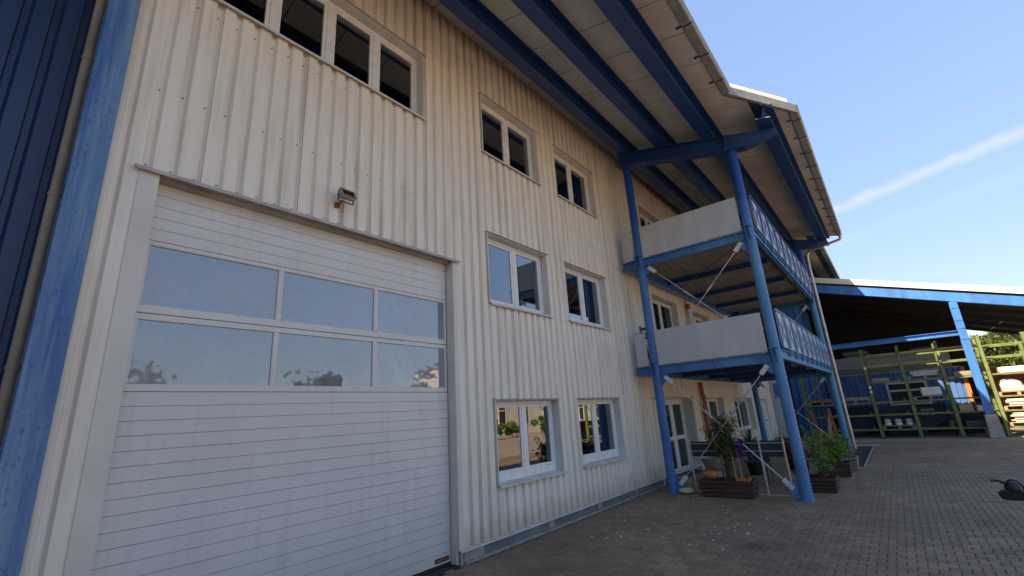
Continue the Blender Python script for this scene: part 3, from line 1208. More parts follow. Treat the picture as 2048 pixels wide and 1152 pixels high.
# rainwater pipe from the balcony gutter down to the yard
dpz = MB().tube([(20.30, -4.44, 7.66), (20.30, -4.44, 7.56), (20.32, -4.40, 7.50), (20.40, -3.50, 7.36), (20.42, -3.34, 7.31), (20.43, -3.27, 7.20), (20.44, -3.25, 6.9), (20.46, -3.24, 0.02)], .052, 12)
for z in (6.95, 5.3, 3.75, 2.3, .55):
    dpz.tube([(20.45, -3.243, z - .02), (20.45, -3.243, z + .02)], .060, 12)
part('rainwater_pipe', dpz, 'zinc', ROOF, True)

# ================================================================== BLUE HALL ON THE LEFT
H = thing('blue_hall', (-3.0, 0.0, 0.0), 'dark blue ribbed hall adjoining the cream facade with a weathered blue frame column', 'building')
clad(H, 'cladding_sheet', -8.0, .215, 0.02, 9.0, [], 'blue_sheet', y0=.60)
col = MB()
col.box(.266, .476, -.085, -.060, 0.0, 8.36)
col.box(.358, .384, -.060, .11, 0.0, 8.36)
col.box(.266, .476, .11, .135, 0.0, 8.36)
bev(part('frame_column', col, 'blue_weathered', H, label='weathered blue steel column with faded blotchy paint'), .006)
rp = MB().tube([(.228, .12, .02), (.228, .12, 8.7)], .036, 12)
RPO = part('rainwater_pipe', rp, 'pipe_brown', H, True)
for z in (2.35, 3.75, 5.1, 6.5):
    part('pipe_clip', MB().tube([(.228, .12, z), (.228, .12, z + .03)], .042, 12), 'pipe_brown', RPO, True)
SHADE_BLK = MB().box(-14, -5.2, -14.0, -1.5, 0.0, 4.6)  # unseen block, added to keep sky light off the left-facing ribs
part('shade_block', SHADE_BLK, 'blue_sheet', H, label='unseen blue block added to shade the left-facing facade ribs')
part('gap_board', MB().box(.385, .473, .02, .10, 0, 8.9), 'rubber_black', H)

# ================================================================== BALCONY
Lc = thing('steel_balcony', (15.1, -1.85, 0.0), 'two-tier blue steel balcony with white railing panels on round columns', 'balcony')
X1, X2 = 10.375, 19.80
YI, YO = -.59, -3.11
cols = []
for (X, y) in ((X1, YI), (X1, YO), (X2, YI), (X2, YO)):
    ztop = zc(y) - .70
    c = MB().tube([(X, y, -.02), (X, y, ztop)], .100, 24)
    c.lathe([(.135, -.02), (.135, .006)], (X, y, 0), 24)
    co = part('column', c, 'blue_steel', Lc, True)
    cols.append(co)
    cap = MB().box(X - .15, X + .15, y - .15, y + .15, ztop + .001, ztop + .018)
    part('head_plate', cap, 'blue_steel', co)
    # gussets: foot (towards the other column of the frame) and at each deck
    sgn = -1 if y == YI else 1
    gs = MB()
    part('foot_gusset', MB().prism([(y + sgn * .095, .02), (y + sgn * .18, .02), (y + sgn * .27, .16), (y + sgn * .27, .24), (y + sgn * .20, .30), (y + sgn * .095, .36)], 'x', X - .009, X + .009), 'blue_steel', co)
    for zd in (2.545, 5.17):
        gs = MB()
        gs.prism([(y + sgn * .095, zd - .25), (y + sgn * .20, zd - .18), (y + sgn * .27, zd - .06), (y + sgn * .27, zd - .004), (y + sgn * .095, zd - .004)], 'x', X - .009, X + .009)
        # seat brackets on the outer face of the column
        gs.prism([(X - .18, zd + .26), (X - .095, zd + .26), (X - .095, zd - .02), (X - .125, zd - .02)], 'y', y - .045, y - .030)
        gs.prism([(X - .18, zd + .26), (X - .095, zd + .26), (X - .095, zd - .02), (X - .125, zd - .02)], 'y', y + .030, y + .045)
        gs.box(X - .19, X - .09, y - .085, y + .085, zd + .26, zd + .274)
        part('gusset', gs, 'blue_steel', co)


def tie(p, q, parent):
    p, q = Vector(p), Vector(q)
    d_ = (q - p).normalized()
    rod = part('tie_rod', MB().tube([p + d_ * .12, q - d_ * .12], .0110, 8), 'galv', parent, True)
    for a_, s_ in ((p, 1), (q, -1)):
        fk = MB()
        for off_ in (-.017, .017):
            o_ = Vector((off_, 0, 0))
            fk.bar(a_ - d_ * .05 * s_ + o_, a_ + d_ * .17 * s_ + o_, .085, .010, up=(1, 0, 0))
        fk.tube([a_ + Vector((-.035, 0, 0)), a_ + Vector((.035, 0, 0))], .016, 8)
        part('fork_plate', fk, 'plate_white', rod)
    tb = MB().tube([p.lerp(q, .62) - d_ * .1, p.lerp(q, .62) + d_ * .1], .02, 8)
    part('turnbuckle', tb, 'galv', rod, True)


for X in (X1, X2):
    for (za, zb) in ((.225, 2.455), (2.98, 5.11)):
        tie((X - .012, -.815, za), (X - .012, -2.885, zb), Lc)
        tie((X + .012, -2.885, za), (X + .012, -.815, zb), Lc)

for zd in (2.545, 5.185):
    zt = zd + .19
    PL = part('platform', MB().box(X1 - .05, X2 + .05, -3.02, -.16, zt + .006, zt + .03), 'deck_ply', Lc)
    # corrugated deck sheet underneath
    wv = MB()
    ny = 30
    pr = []
    for i in range(ny):
        y = -3.0 + i * (2.82 / ny)
        pr += [(y, 0), (y + .045, 0), (y + .055, .03), (y + .084, .03)]
    pr.append((-.18, 0))
    nn = len(pr)
    vs = [(xx, p[0], zt - .028 + p[1]) for xx in (X1 + .02, X2 - .02) for p in pr]
    wv.add(vs, [(i, i + 1, nn + i + 1, nn + i) for i in range(nn - 1)])
    part('deck_sheet', wv, 'deck_ply', PL)
    # end beams along y: channel sections
    for X in (X1, X2):
        e = MB().ibeam((X, -3.00, zd), (X, -.14, zd), .10, .19, .014, .010)
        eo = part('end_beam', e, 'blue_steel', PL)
        for y in (-1.25, -1.95, -2.85):
            cl = MB().box(X - .052, X - .044, y - .03, y + .03, zd + .04, zd + .17)
            cl.prism([(X - .08, zd + .10), (X - .052, zd + .05), (X - .052, zd + .17), (X - .08, zd + .17)], 'y', y - .006, y + .006)
            part('cleat', cl, 'blue_steel', PL)
    # long beams along x (inner and outer)
    for y in (YO - .055, -.30):
        part('edge_beam', MB().ibeam((X1 + .06, y, zd + (.055 if y < -1 else 0)), (X2 - .06, y, zd + (.055 if y < -1 else 0)), .10, .19, .014, .010), 'blue_steel', PL)
    for X in (12.73, 15.09, 17.45):
        part('joist', MB().ibeam((X, -2.99, zd + .02), (X, -.36, zd + .02), .09, .13, .012, .01), 'blue_roof_steel', PL)
    for (xa, xb) in ((10.5, 13.4), (13.4, 16.4), (16.4, 19.7)):
        part('wind_brace', MB().bar((xa, -2.9, zd + .01), (xb, -.45, zd + .01), .03, .008), 'blue_roof_steel', PL)
    # end railings: smooth white panels with bolts and a thin top rail
    for X, sg in ((X1, 1), (X2, -1)):
        RP = part('railing_panel', MB().box(X - sg * .041 - .006, X - sg * .041 + .006, -2.985, -.70, zt + .012, zt + .835), 'panel_white', Lc)
        part('side_panel', MB().box(X - sg * .041 - .006, X - sg * .041 + .006, -.46, -.18, zt + .012, zt + .815), 'panel_white', RP)
        bo = MB()
        for i in range(7):
            y = -.80 - i * .35
            bo.box(X - sg * .051 - .006, X - sg * .051 + .006, y - .012, y + .012, zt + .005, zt + .030)
            bo.box(X - sg * .051 - .006, X - sg * .051 + .006, y - .012, y + .012, zt + .795, zt + .82)
        part('bolt', bo, 'galv', RP)
        rl = MB().bar((X + sg * .1, -3.0, zt + .845), (X + sg * .1, -.16, zt + .845), .04, .012)
        for y in (-.5, -1.3, -2.1, -2.9):
            rl.bar((X + sg * .105, y, zt - .02), (X + sg * .105, y, zt + .838), .035, .012, up=(1, 0, 0))
        part('hand_rail', rl, 'blue_steel', RP)
    # front railing: ten lattice modules along x
    xm0, xm1 = X1 + .27, X2 - .22
    st = (xm1 - xm0) / 10
    for i in range(10):
        xa, xb = xm0 + i * st + .006, xm0 + (i + 1) * st - .006
        y = YO - .115
        lm = MB()
        z0_, z1_ = zt + .10, zt + .93
        lm.box(xa, xb, y - .012, y + .012, z1_ - .03, z1_)
        lm.box(xa, xb, y - .012, y + .012, z0_, z0_ + .03)
        lm.box(xa, xa + .035, y - .012, y + .012, z0_ + .03, z1_ - .03)
        lm.box(xb - .035, xb, y - .012, y + .012, z0_ + .03, z1_ - .03)
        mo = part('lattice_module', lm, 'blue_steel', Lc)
        ia, ib_ = xa + .035, xb - .035
        cbm = MB()
        for (p_, q_, yy) in (((ia, z0_ + .03), (ib_, z1_ - .03), y - .004), ((ia, z1_ - .03), (ib_, z0_ + .03), y + .006)):
            d_ = Vector((q_[0] - p_[0], 0, q_[1] - p_[1])).normalized()
            nr = Vector((-d_.z, 0, d_.x)) * .024
            P0, P1 = Vector((p_[0], yy, p_[1])), Vector((q_[0], yy, q_[1]))
            vs = [P0 + nr, P1 + nr, P1 - nr, P0 - nr]
            vs = [(v.x, v.y - .004, v.z) for v in vs] + [(v.x, v.y + .004, v.z) for v in vs]
            cbm.add(vs, [(0, 1, 2, 3), (7, 6, 5, 4), (0, 4, 5, 1), (1, 5, 6, 2), (2, 6, 7, 3), (3, 7, 4, 0)])
        part('lattice_bar', cbm, 'blue_steel', mo)
        part('backing_sheet', MB().box(xa + .02, xb - .02, y + .020, y + .026, z0_ + .01, z1_ - .01), 'panel_white', mo)
        bk = MB().box(xb - .07, xb + .02, y - .004, y + .045, zt - .03, z0_ - .003)
        bk.box(xb - .10, xb + .05, y - .012, y + .06, z0_ - .035, z0_ - .004)
        part('bracket', bk, 'blue_steel', mo)

# folded deck chair leaning on the lower balcony
ch = thing('folded_deck_chair', (10.85, -.45, 2.765), 'folded brown wooden chair leaning behind the lower balcony rail', 'chair')
for y in (-.38, -.56):
    part('rail', MB().bar((10.75, y + .02, 2.77), (10.62, y + .14, 3.78), .05, .03), 'wood_brown', ch)
part('slat', MB().bar((10.64, -.24, 3.70), (10.64, -.43, 3.70), .03, .07), 'wood_brown', ch)
part('slat', MB().bar((10.67, -.27, 3.48), (10.67, -.46, 3.48), .03, .07), 'wood_brown', ch)
part('slat', MB().bar((10.72, -.32, 3.05), (10.72, -.52, 3.05), .03, .07), 'wood_brown', ch)
part('rear_leg', MB().bar((10.98, -.46, 2.77), (10.66, -.36, 3.60), .05, .03), 'wood_brown', ch)

# ================================================================== FLOODLIGHT
FLt = thing('floodlight', (2.60, 0.0, 4.42), 'small old halogen floodlight on a rusty bracket above the workshop door', 'floodlight')
hx0, hx1 = 2.555, 2.735
hp = [(-.115, 4.615), (-.150, 4.605), (-.215, 4.490), (-.205, 4.470), (-.10, 4.50), (-.075, 4.56)]
hb = MB().prism(hp, 'x', hx0, hx1)
bev(part('housing', hb, 'lamp_body', FLt), .008, 2)
d1, d2 = Vector((0, -.155, 4.602)), Vector((0, -.217, 4.492))
nv = Vector((0, -.11, .062)).normalized()
nv = Vector((0, -(d1.z - d2.z), -(d2.y - d1.y) * -1)).normalized()
rimm = MB()
dd = (d2 - d1)
nrm = Vector((0, -dd.z, dd.y)).normalized()
if nrm.y > 0:
    nrm = -nrm
for (s0, s1, xa, xb) in ((-.02, .10, hx0 - .008, hx1 + .008), (.90, 1.04, hx0 - .008, hx1 + .008), (.10, .90, hx0 - .008, hx0 + .012), (.10, .90, hx1 - .012, hx1 + .008)):
    a_, b_ = d1 + dd * s0, d1 + dd * s1
    vs = []
    for xx in (xa, xb):
        for p in (a_, b_, b_ + nrm * .012, a_ + nrm * .012):
            vs.append((xx, p.y, p.z))
    rimm.add(vs, [(0, 1, 2, 3), (7, 6, 5, 4), (0, 4, 5, 1), (1, 5, 6, 2), (2, 6, 7, 3), (3, 7, 4, 0)])
part('rim', rimm, 'lamp_body', FLt)
a_, b_ = d1 + dd * .08 + nrm * .004, d1 + dd * .92 + nrm * .004
vs = [(hx0 + .010, a_.y, a_.z), (hx1 - .010, a_.y, a_.z), (hx1 - .010, b_.y, b_.z), (hx0 + .010, b_.y, b_.z)]
vs += [(v[0], v[1] - .003, v[2] - .002) for v in vs]
part('lens', MB().add(vs, [(0, 1, 2, 3), (7, 6, 5, 4), (0, 4, 5, 1), (1, 5, 6, 2), (2, 6, 7, 3), (3, 7, 4, 0)]), 'dark_glass', FLt)
br = MB().bar((2.60, .028, 4.435), (2.60, -.16, 4.445), .03, .006)
br.bar((2.548, -.14, 4.445), (2.742, -.14, 4.445), .025, .006)
br.bar((2.546, -.14, 4.443), (2.546, -.135, 4.53), .025, .005, up=(1, 0, 0))
br.bar((2.744, -.14, 4.443), (2.744, -.135, 4.53), .025, .005, up=(1, 0, 0))
part('bracket', br, 'wood_brown', FLt)
part('wall_box', MB().box(2.572, 2.628, -.035, .028, 4.405, 4.468), 'wood_brown', FLt)

# ================================================================== TERRACE RAIL, PLANTERS, PLANTS
R = thing('terrace_rail', (10.72, -1.9, 0.0), 'low steel rail with dark fabric panels beside the slatted flower box', 'railing')
posts = (-.97, -1.62, -2.39, -2.83)
for y in posts:
    part('post', MB().tube([(10.72, y, 0.0), (10.72, y, 1.08)], .021, 10), 'steel_inox', R, True)
for z in (.985, .83):
    part('rail', MB().tube([(10.72, -.97, z), (10.72, -2.83, z)], .010, 8), 'steel_inox', R, True)
for (ya, yb) in ((-1.0, -1.60), (-1.64, -2.37), (-2.44, -2.81)):
    part('panel', MB().box(10.735, 10.742, yb, ya, .72, 1.03), 'slate_fabric', R)
part('foot_channel', MB().box(10.69, 10.75, -2.86, -.9, -.01, .012), 'galv', R)


def planter(x0, x1, y0, y1, h, label, rows=4, mat='wood_dark', group=None, tilt=0.03):
    c = ((x0 + x1) / 2, (y0 + y1) / 2, 0.0)
    t = thing('wooden_planter', c, label, 'planter', group)
    rh = h / rows
    for i in range(rows):
        za, zb = i * rh + .012, (i + 1) * rh - .006
        f = tilt * (i + .5) / rows
        for k_ in range(4):
            m = MB()
            j = random.uniform(-.004, .004)
            if k_ == 0:
                m.box(x0 - f - .022 + j, x0 - f + j, y0 - f, y1 + f, za, zb)
            elif k_ == 1:
                m.box(x1 + f + j, x1 + f + .022 + j, y0 - f, y1 + f, za, zb)
            elif k_ == 2:
                m.box(x0 - f, x1 + f, y0 - f - .024 + j, y0 - f - .002 + j, za, zb)
            else:
                m.box(x0 - f, x1 + f, y1 + f + .002 + j, y1 + f + .024 + j, za, zb)
            bev(part('plank', m, mat, t), .004)
    for (xx, yy) in ((x0 + .02, y0 + .02), (x1 - .02, y0 + .02), (x0 + .02, y1 - .02), (x1 - .02, y1 - .02)):
        part('corner_post', MB().box(xx - .022, xx + .022, yy - .022, yy + .022, -.005, h - .01), mat, t)
    part('soil', MB().box(x0 + .0, x1 - .0, y0 + .0, y1 - .0, h - .09, h - .05), 'soil', t)
    return t


planter(10.18, 10.60, -2.22, -1.30, .325, 'long dark slatted flower box standing between two blue columns', 4)
planter(11.28, 11.80, -3.46, -3.02, .27, 'dark slatted planter box right behind the outer blue column', 4)
planter(13.55, 14.15, -3.54, -3.08, .31, 'dark slatted planter box with leafy shrubs, middle of its row', 4)
planter(14.85, 15.35, -3.60, -3.28, .30, 'weathered grey slatted planter box beside the gravel bed', 4, 'wood_grey')
planter(16.2, 16.6, -3.20, -2.86, .30, 'small brown planter box, last before the rainwater pipe', 3, 'wood_brown')


def leaves(mb, pts, size, jit=.5, aspect=1.7, cup=.15):
    pts = np.asarray(pts, float)
    n_ = len(pts)
    d_ = rng.normal(0, 1, (n_, 3))
    d_[:, 2] *= .6
    d_ /= np.linalg.norm(d_, axis=1)[:, None]
    q = rng.normal(0, 1, (n_, 3))
    s_ = np.cross(d_, q)
    s_ /= np.linalg.norm(s_, axis=1)[:, None]
    nn_ = np.cross(d_, s_)
    sz = size * (1 + rng.uniform(-jit, jit, n_))[:, None]
    a_ = pts - d_ * sz * aspect / 2
    b_ = pts + d_ * sz * aspect / 2
    l = pts + s_ * sz / 2 + nn_ * sz * cup
    r_ = pts - s_ * sz / 2 + nn_ * sz * cup
    base = len(mb.v)
    V = np.stack([a_, l, b_, r_], 1).reshape(-1, 3)
    mb.v += [tuple(x) for x in V.tolist()]
    for i in range(n_):
        k_ = base + 4 * i
        mb.f += [(k_, k_ + 1, k_ + 2), (k_, k_ + 2, k_ + 3)]


def blob(c, r, n_, hollow=.35):
    p = rng.normal(0, 1, (n_, 3))
    p /= np.linalg.norm(p, axis=1)[:, None]
    rad = (hollow + (1 - hollow) * rng.random(n_) ** .6)[:, None]
    return np.array(c) + p * rad * np.array(r)


def shrub(name, base, clumps, leafmat, lsize, label, cat='shrub', stems=None, group=None, dens=1.0, stemr=.006):
    t = thing(name, base, label, cat, group)
    f = MB()
    st = MB()
    for (cx, cy, cz, rx, ry, rz, n_) in clumps:
        c = (base[0] + cx, base[1] + cy, base[2] + cz)
        # clump made of several twiggy sub-clumps: uneven outline with gaps
        k_ = 7
        for si in range(k_):
            o_ = blob(c, (rx * .75, ry * .75, rz * .75), 1)[0]
            leaves(f, blob(o_, (rx * .42, ry * .42, rz * .38), max(4, int(n_ * dens / k_))), lsize)
            if si % 3:
                continue
            st.tube([(base[0] + cx * .5 + random.uniform(-.05, .05), base[1] + cy * .5 + random.uniform(-.05, .05), base[2] - .02), ((base[0] + o_[0]) / 2 + random.uniform(-.04, .04), (base[1] + o_[1]) / 2 + random.uniform(-.04, .04), base[2] + (o_[2] - base[2]) * .55), tuple(o_)],
                    [stemr, stemr * .7, stemr * .3], 5)
    part('stem', st, 'bark', t, True)
    part('foliage', f, leafmat, t)
    return t


def twiggy(name, base, twigs, h, spread, leafmat, ls, per, label, cat='shrub', centre=(0, 0), flat=.0, hmin=.35, bare=.35, lean=(0, 0)):
    """airy shrub: thin curved twigs with leaves strung along their outer part"""
    t = thing(name, base, label, cat)
    st, f = MB(), MB()
    b = Vector(base)
    for i in range(twigs):
        az = random.uniform(0, 6.283)
        hh = h * random.uniform(hmin, 1.0)
        rr = random.random() ** .6
        tip = b + Vector((math.cos(az) * spread[0] * rr + lean[0] * hh, math.sin(az) * spread[1] * rr + lean[1] * hh, hh))
        st0 = b + Vector((random.uniform(-.05, .05) + centre[0], random.uniform(-.06, .06) + centre[1], -.03))
        mid = st0.lerp(tip, .5) + Vector((random.uniform(-.05, .05), random.uniform(-.05, .05), hh * (.12 + flat * .2)))
        st.tube([st0, mid, tip], [.0055, .004, .002], 5)
        us = rng.uniform(bare, 1.05, per)
        pts = []
        for u_ in us:
            p = (st0 * (1 - u_) ** 2 + mid * 2 * u_ * (1 - u_) + tip * u_ ** 2)
            j = rng.normal(0, .045, 3)
            j[2] *= (1 - flat * .6)
            pts.append((p.x + j[0], p.y + j[1], p.z + j[2]))
        leaves(f, pts, ls)
    part('stem', st, 'bark', t, True)
    part('foliage', f, leafmat, t)
    return t


# bush with bare twigs in the long flower box
twiggy('thorny_bush', (10.42, -1.78, .24), 54, 1.34, (.20, .34), 'leaf_olive', .030, 52,
       'tall olive-green bush growing from the long slatted flower box', hmin=.60, bare=.56)
shrub('purple_flowers', (10.44, -2.12, .24), [(-.04, .0, .70, .13, .12, .14, 420), (-.02, .06, .54, .11, .11, .12, 260)], 'leaf_purple', .026, 'purple flower heads beside the olive-green bush', 'flowers')
for (y, h_) in ((-1.95, .62), (-2.06, .60)):
    solo('plant_stake', MB().tube([(10.32, y, .22), (10.36, y + .02, .24 + h_)], .011, 8), 'wood_pale', (10.32, y, .22), 'thin pale stake stuck in the long flower box', 'stake', 'stakes in the flower box', True)
# shrubs in the row of planters
twiggy('leafy_shrub', (11.55, -3.25, .20), 28, 1.05, (.58, .38), 'leaf_bright', .036, 20,
       'bright green shrub spreading from the planter behind the outer column', flat=.8, hmin=.25, bare=.4, lean=(.15, -.12))
twiggy('leafy_shrub', (13.85, -3.32, .24), 46, .80, (.66, .36), 'leaf_bright', .038, 28,
       'bushy green shrub filling the middle planter of the row', flat=.6, hmin=.3, bare=.3)
shrub('leafy_shrub', (15.10, -3.45, .22), [(0, 0, .30, .24, .16, .2, 160)], 'leaf_bright', .034, 'low green shrub in the weathered grey planter')
twiggy('red_leaved_plant', (12.4, -2.75, 0.02), 30, 1.15, (.40, .30), 'leaf_red', .05, 26,
       'dark red-leaved plant in shade behind the blue column', 'plant', hmin=.4)
# yucca in a tub
yu = thing('yucca_plant', (13.6, -1.55, 0.0), 'spiky yucca in a dark tub on the terrace behind the rail', 'plant')
part('tub', MB().lathe([(.16, 0), (.20, .34), (.185, .34), (.17, .28)], (13.6, -1.55, 0), 16), 'plastic_black', yu, True)
part('trunk', MB().tube([(13.6, -1.55, .25), (13.62, -1.54, .75)], [.05, .04], 8), 'bark', yu, True)
ym = MB()
for i in range(46):
    az, el_ = random.uniform(0, 6.283), random.uniform(-.35, 1.35)
    d_ = Vector((math.cos(az) * math.cos(el_), math.sin(az) * math.cos(el_), math.sin(el_)))
    p = Vector((13.62, -1.54, .75 + random.uniform(-.08, .05)))
    L_ = random.uniform(.38, .62)
    s_ = d_.cross(Vector((0, 0, 1))).normalized() * .022
    m_ = p + d_ * L_ * .55
    e_ = p + d_ * L_ + Vector((0, 0, -.10))
    ym.add([p - s_ * .6, p + s_ * .6, m_ + s_, e_, m_ - s_], [(0, 1, 2, 4), (4, 2, 3)])
part('leaf_blades', ym, 'leaf_yucca', yu)
# stone bowl on a foot, clay vase lying on the planter, tray, pots, compost bag
bw = thing('stone_bowl', (11.45, -1.22, 0.0), 'round pale stone bowl on a foot behind the flower box', 'bowl')
part('bowl', MB().lathe([(.15, .0), (.13, .20), (.12, .34), (.20, .40), (.27, .56), (.28, .62), (.25, .62), (.20, .52)], (11.45, -1.22, 0), 20), 'stone_bowl', bw, True)
part('soil', MB().lathe([(.20, .545), (.225, .56)], (11.45, -1.22, 0), 16), 'soil', bw)
vz = MB().lathe([(.02, -.14), (.06, -.13), (.085, -.06), (.09, .0), (.075, .07), (.05, .11), (.055, .14), (.04, .14)], (0, 0, 0), 16)
vz.v = [(10.30 + v[0] * .9, -1.47 + v[2], .405 + v[1]) for v in vz.v]
solo('clay_vase', vz, 'clay_orange', (10.30, -1.47, .32), 'orange clay vase lying on the edge of the long flower box', 'vase', None, True)
ty = MB()
ty.box(10.20, 10.46, -2.20, -1.96, .315, .325)
ty.box(10.20, 10.215, -2.20, -1.96, .325, .358)
ty.box(10.445, 10.46, -2.20, -1.96, .325, .358)
ty.box(10.215, 10.445, -2.20, -2.185, .325, .358)
ty.box(10.215, 10.445, -1.975, -1.96, .325, .358)
solo('plant_tray', ty, 'clay_orange', (10.33, -2.08, .315), 'flat orange plastic tray on the long flower box', 'tray')
solo('basket_pot', MB().lathe([(.14, 0), (.17, .10), (.18, .24), (.165, .24), (.15, .18)], (11.0, -.62, 0), 16), 'stone_bowl', (11.0, -.62, 0), 'small woven-looking pot at the foot of the inner column', 'pot', None, True)
bgm = MB().lathe([(.10, 0), (.17, .03), (.18, .07), (.13, .105), (.05, .115)], (0, 0, 0), 12)
bgm.v = [(10.42 + v[0] * .8, -.86 + v[1] * .9, v[2]) for v in bgm.v]
solo('compost_bag', bgm, 'bag_yellow', (10.42, -.86, 0), 'yellow and white bag slumped beside the inner column foot', 'bag', None, True)
# garden chair behind the rail (thin tubular legs)
gc = thing('garden_chair', (12.3, -1.9, 0.0), 'thin-legged dark garden chair on the terrace behind the rail', 'chair')
for (xx, yy) in ((12.1, -1.7), (12.5, -1.7), (12.1, -2.15), (12.5, -2.15)):
    part('leg', MB().tube([(xx, yy, 0), (xx + (12.3 - xx) * .15, yy, .44)], .010, 6), 'rubber_black', gc)
part('seat', MB().box(12.08, 12.52, -2.17, -1.68, .44, .47), 'slate_fabric', gc)
part('backrest', MB().bar((12.52, -1.92, .47), (12.64, -1.92, .90), .48, .02, up=(1, 0, .3)), 'slate_fabric', gc)

# small white petals and crumbs on the paving
pm = MB()
spots = [(8.6, -1.4, .9), (7.4, -1.2, .7), (9.4, -1.9, .8), (6.6, -1.3, .6), (8.0, -2.4, .9), (7.0, -2.3, .6), (10.0, -1.0, .4)]
for i in range(85):
    sx, sy, sr = random.choice(spots)
    x, y = random.gauss(sx, sr * .55), min(-.2, random.gauss(sy, sr * .5))
    if 10.1 < x < 10.65 and -2.3 < y < -1.2:
        continue
    r_ = random.uniform(.010, .026)
    k_ = random.randint(4, 6)
    a0 = random.uniform(0, 6)
    pm.add([(x, y, .010)] + [(x + r_ * random.uniform(.6, 1.2) * math.cos(a0 + 6.283 * j / k_), y + r_ * random.uniform(.6, 1.2) * math.sin(a0 + 6.283 * j / k_), .003) for j in range(k_)],
           [(0, 1 + j, 1 + (j + 1) % k_) for j in range(k_)])
po = link('fallen_petals', mesh('fallen_petals', pm, 'petal_white'))
po['kind'] = 'stuff'
po['label'] = 'small white petals and crumbs scattered on the paving'
po['category'] = 'petals'

# ================================================================== TRAILER WITH ITS COUPLING (mostly outside the picture)
T = thing('car_trailer', (9.2, -7.6, 0.0), 'black trailer drawbar with a red-tipped coupling handle standing in the yard', 'trailer')
part('drawbar', MB().bar((9.20, -5.78, .400), (9.20, -7.2, .400), .07, .075), 'galv', T)
cpl = MB()
cpl.prism([(-5.545, .435), (-5.555, .372), (-5.60, .350), (-5.84, .350), (-5.86, .43), (-5.80, .47), (-5.70, .485), (-5.60, .475)], 'x', 9.145, 9.255)
bev(part('coupling', cpl, 'plastic_black', T), .016, 3)
dm = MB().lathe([(.075, 0), (.082, .03), (.074, .07), (.045, .105), (.01, .115)], (9.20, -5.70, .465), 18)
part('dome', dm, 'plastic_black', T, True)
part('grab_loop', MB().tube([(9.2, -5.80, .45), (9.2, -5.80, .53), (9.2, -5.76, .585), (9.2, -5.70, .60), (9.2, -5.655, .575)], .011, 8), 'rubber_black', T, True)
part('handle', MB().tube([(9.2, -5.70, .535), (9.2, -5.64, .555), (9.2, -5.585, .585), (9.2, -5.53, .590)], [.026, .022, .017, .016], 10), 'plastic_black', T, True)
part('handle_tip', MB().tube([(9.2, -5.545, .592), (9.2, -5.530, .592), (9.2, -5.505, .585)], [.018, .024, .020], 12), 'plastic_red', T, True)
part('safety_cable', MB().tube([(9.26, -5.75, .40), (9.29, -5.85, .33), (9.27, -6.0, .31), (9.25, -6.2, .38)], .006, 6), 'plastic_red', T, True)
part('bed', MB().box(8.55, 9.85, -9.6, -7.15, .44, .50).box(8.55, 8.60, -9.6, -7.15, .50, .80).box(9.80, 9.85, -9.6, -7.15, .50, .80).box(8.60, 9.80, -7.20, -7.15, .50, .80).box(8.60, 9.80, -9.6, -9.55, .50, .80), 'zinc', T)
part('axle', MB().tube([(8.40, -8.6, .30), (10.0, -8.6, .30)], .03, 8).box(8.9, 9.5, -8.65, -8.55, .32, .44), 'plastic_black', T)
for xx in (8.42, 9.98):
    wt = MB().lathe([(.17, -.08), (.28, -.08), (.30, -.05), (.30, .05), (.28, .08), (.17, .08)], (0, 0, 0), 24)
    wt.v = [(xx + v[2], -8.6 + v[0], .30 + v[1]) for v in wt.v]
    part('wheel', wt, 'wheel_tyre', T, True)
part('jockey_wheel', MB().tube([(9.2, -6.5, .10), (9.2, -6.5, .75)], .022, 8).tube([(9.16, -6.5, .10), (9.24, -6.5, .10)], .10, 14), 'galv', T, True)

# ================================================================== STORAGE SHED
SH = thing('storage_shed', (31.0, -6.0, 0.0), 'open-fronted storage shed with a sloping blue front beam and cream roof edge', 'shed')
SX0, SX1 = 24.95, 38.0


def zs(y):            # underside of the shed roof
    return 6.735 + .307 * (y + 3.885)


rf = MB()
poly = [(0.4, zs(.4)), (-13.0, zs(-13)), (-13.0, zs(-13) + .22), (.4, zs(.4) + .22)]
rf.prism(poly, 'x', SX0 + .05, SX1)
SR = part('roof', rf, 'shed_dark', SH)
part('roof_edge', MB().prism([(p[0], p[1] + (.002 if i < 2 else .03)) for i, p in enumerate(poly)], 'x', SX0, SX0 + .048), 'fascia_cream', SR)
for xx in (26.9, 29.4, 31.9, 34.4, 36.9):
    part('roof_purlin', MB().prism([(0.3, zs(.3) - .16), (-12.9, zs(-12.9) - .16), (-12.9, zs(-12.9) - .002), (.3, zs(.3) - .002)], 'x', xx, xx + .1), 'shed_dark', SR)
for yy in (-9.6, -10.9):
    part('light_strip', MB().prism([(yy, zs(yy) - .03), (yy - .05, zs(yy - .05) - .03), (yy - .05, zs(yy - .05) - .004), (yy, zs(yy) - .004)], 'x', 32.0, 37.9), 'galv', SR)
up3 = Vector((0, -.307, 1)).normalized()
part('front_beam', MB().prism([(.2, zs(.2) - .47), (-12.9, zs(-12.9) - .47), (-12.9, zs(-12.9) - .09), (.2, zs(.2) - .09)], 'x', 25.02, 25.24), 'shed_blue', SH)
part('packer', MB().prism([(.2, zs(.2) - .088), (-12.9, zs(-12.9) - .088), (-12.9, zs(-12.9) - .002), (.2, zs(.2) - .002)], 'x', 25.08, 25.18), 'shed_dark', SH)
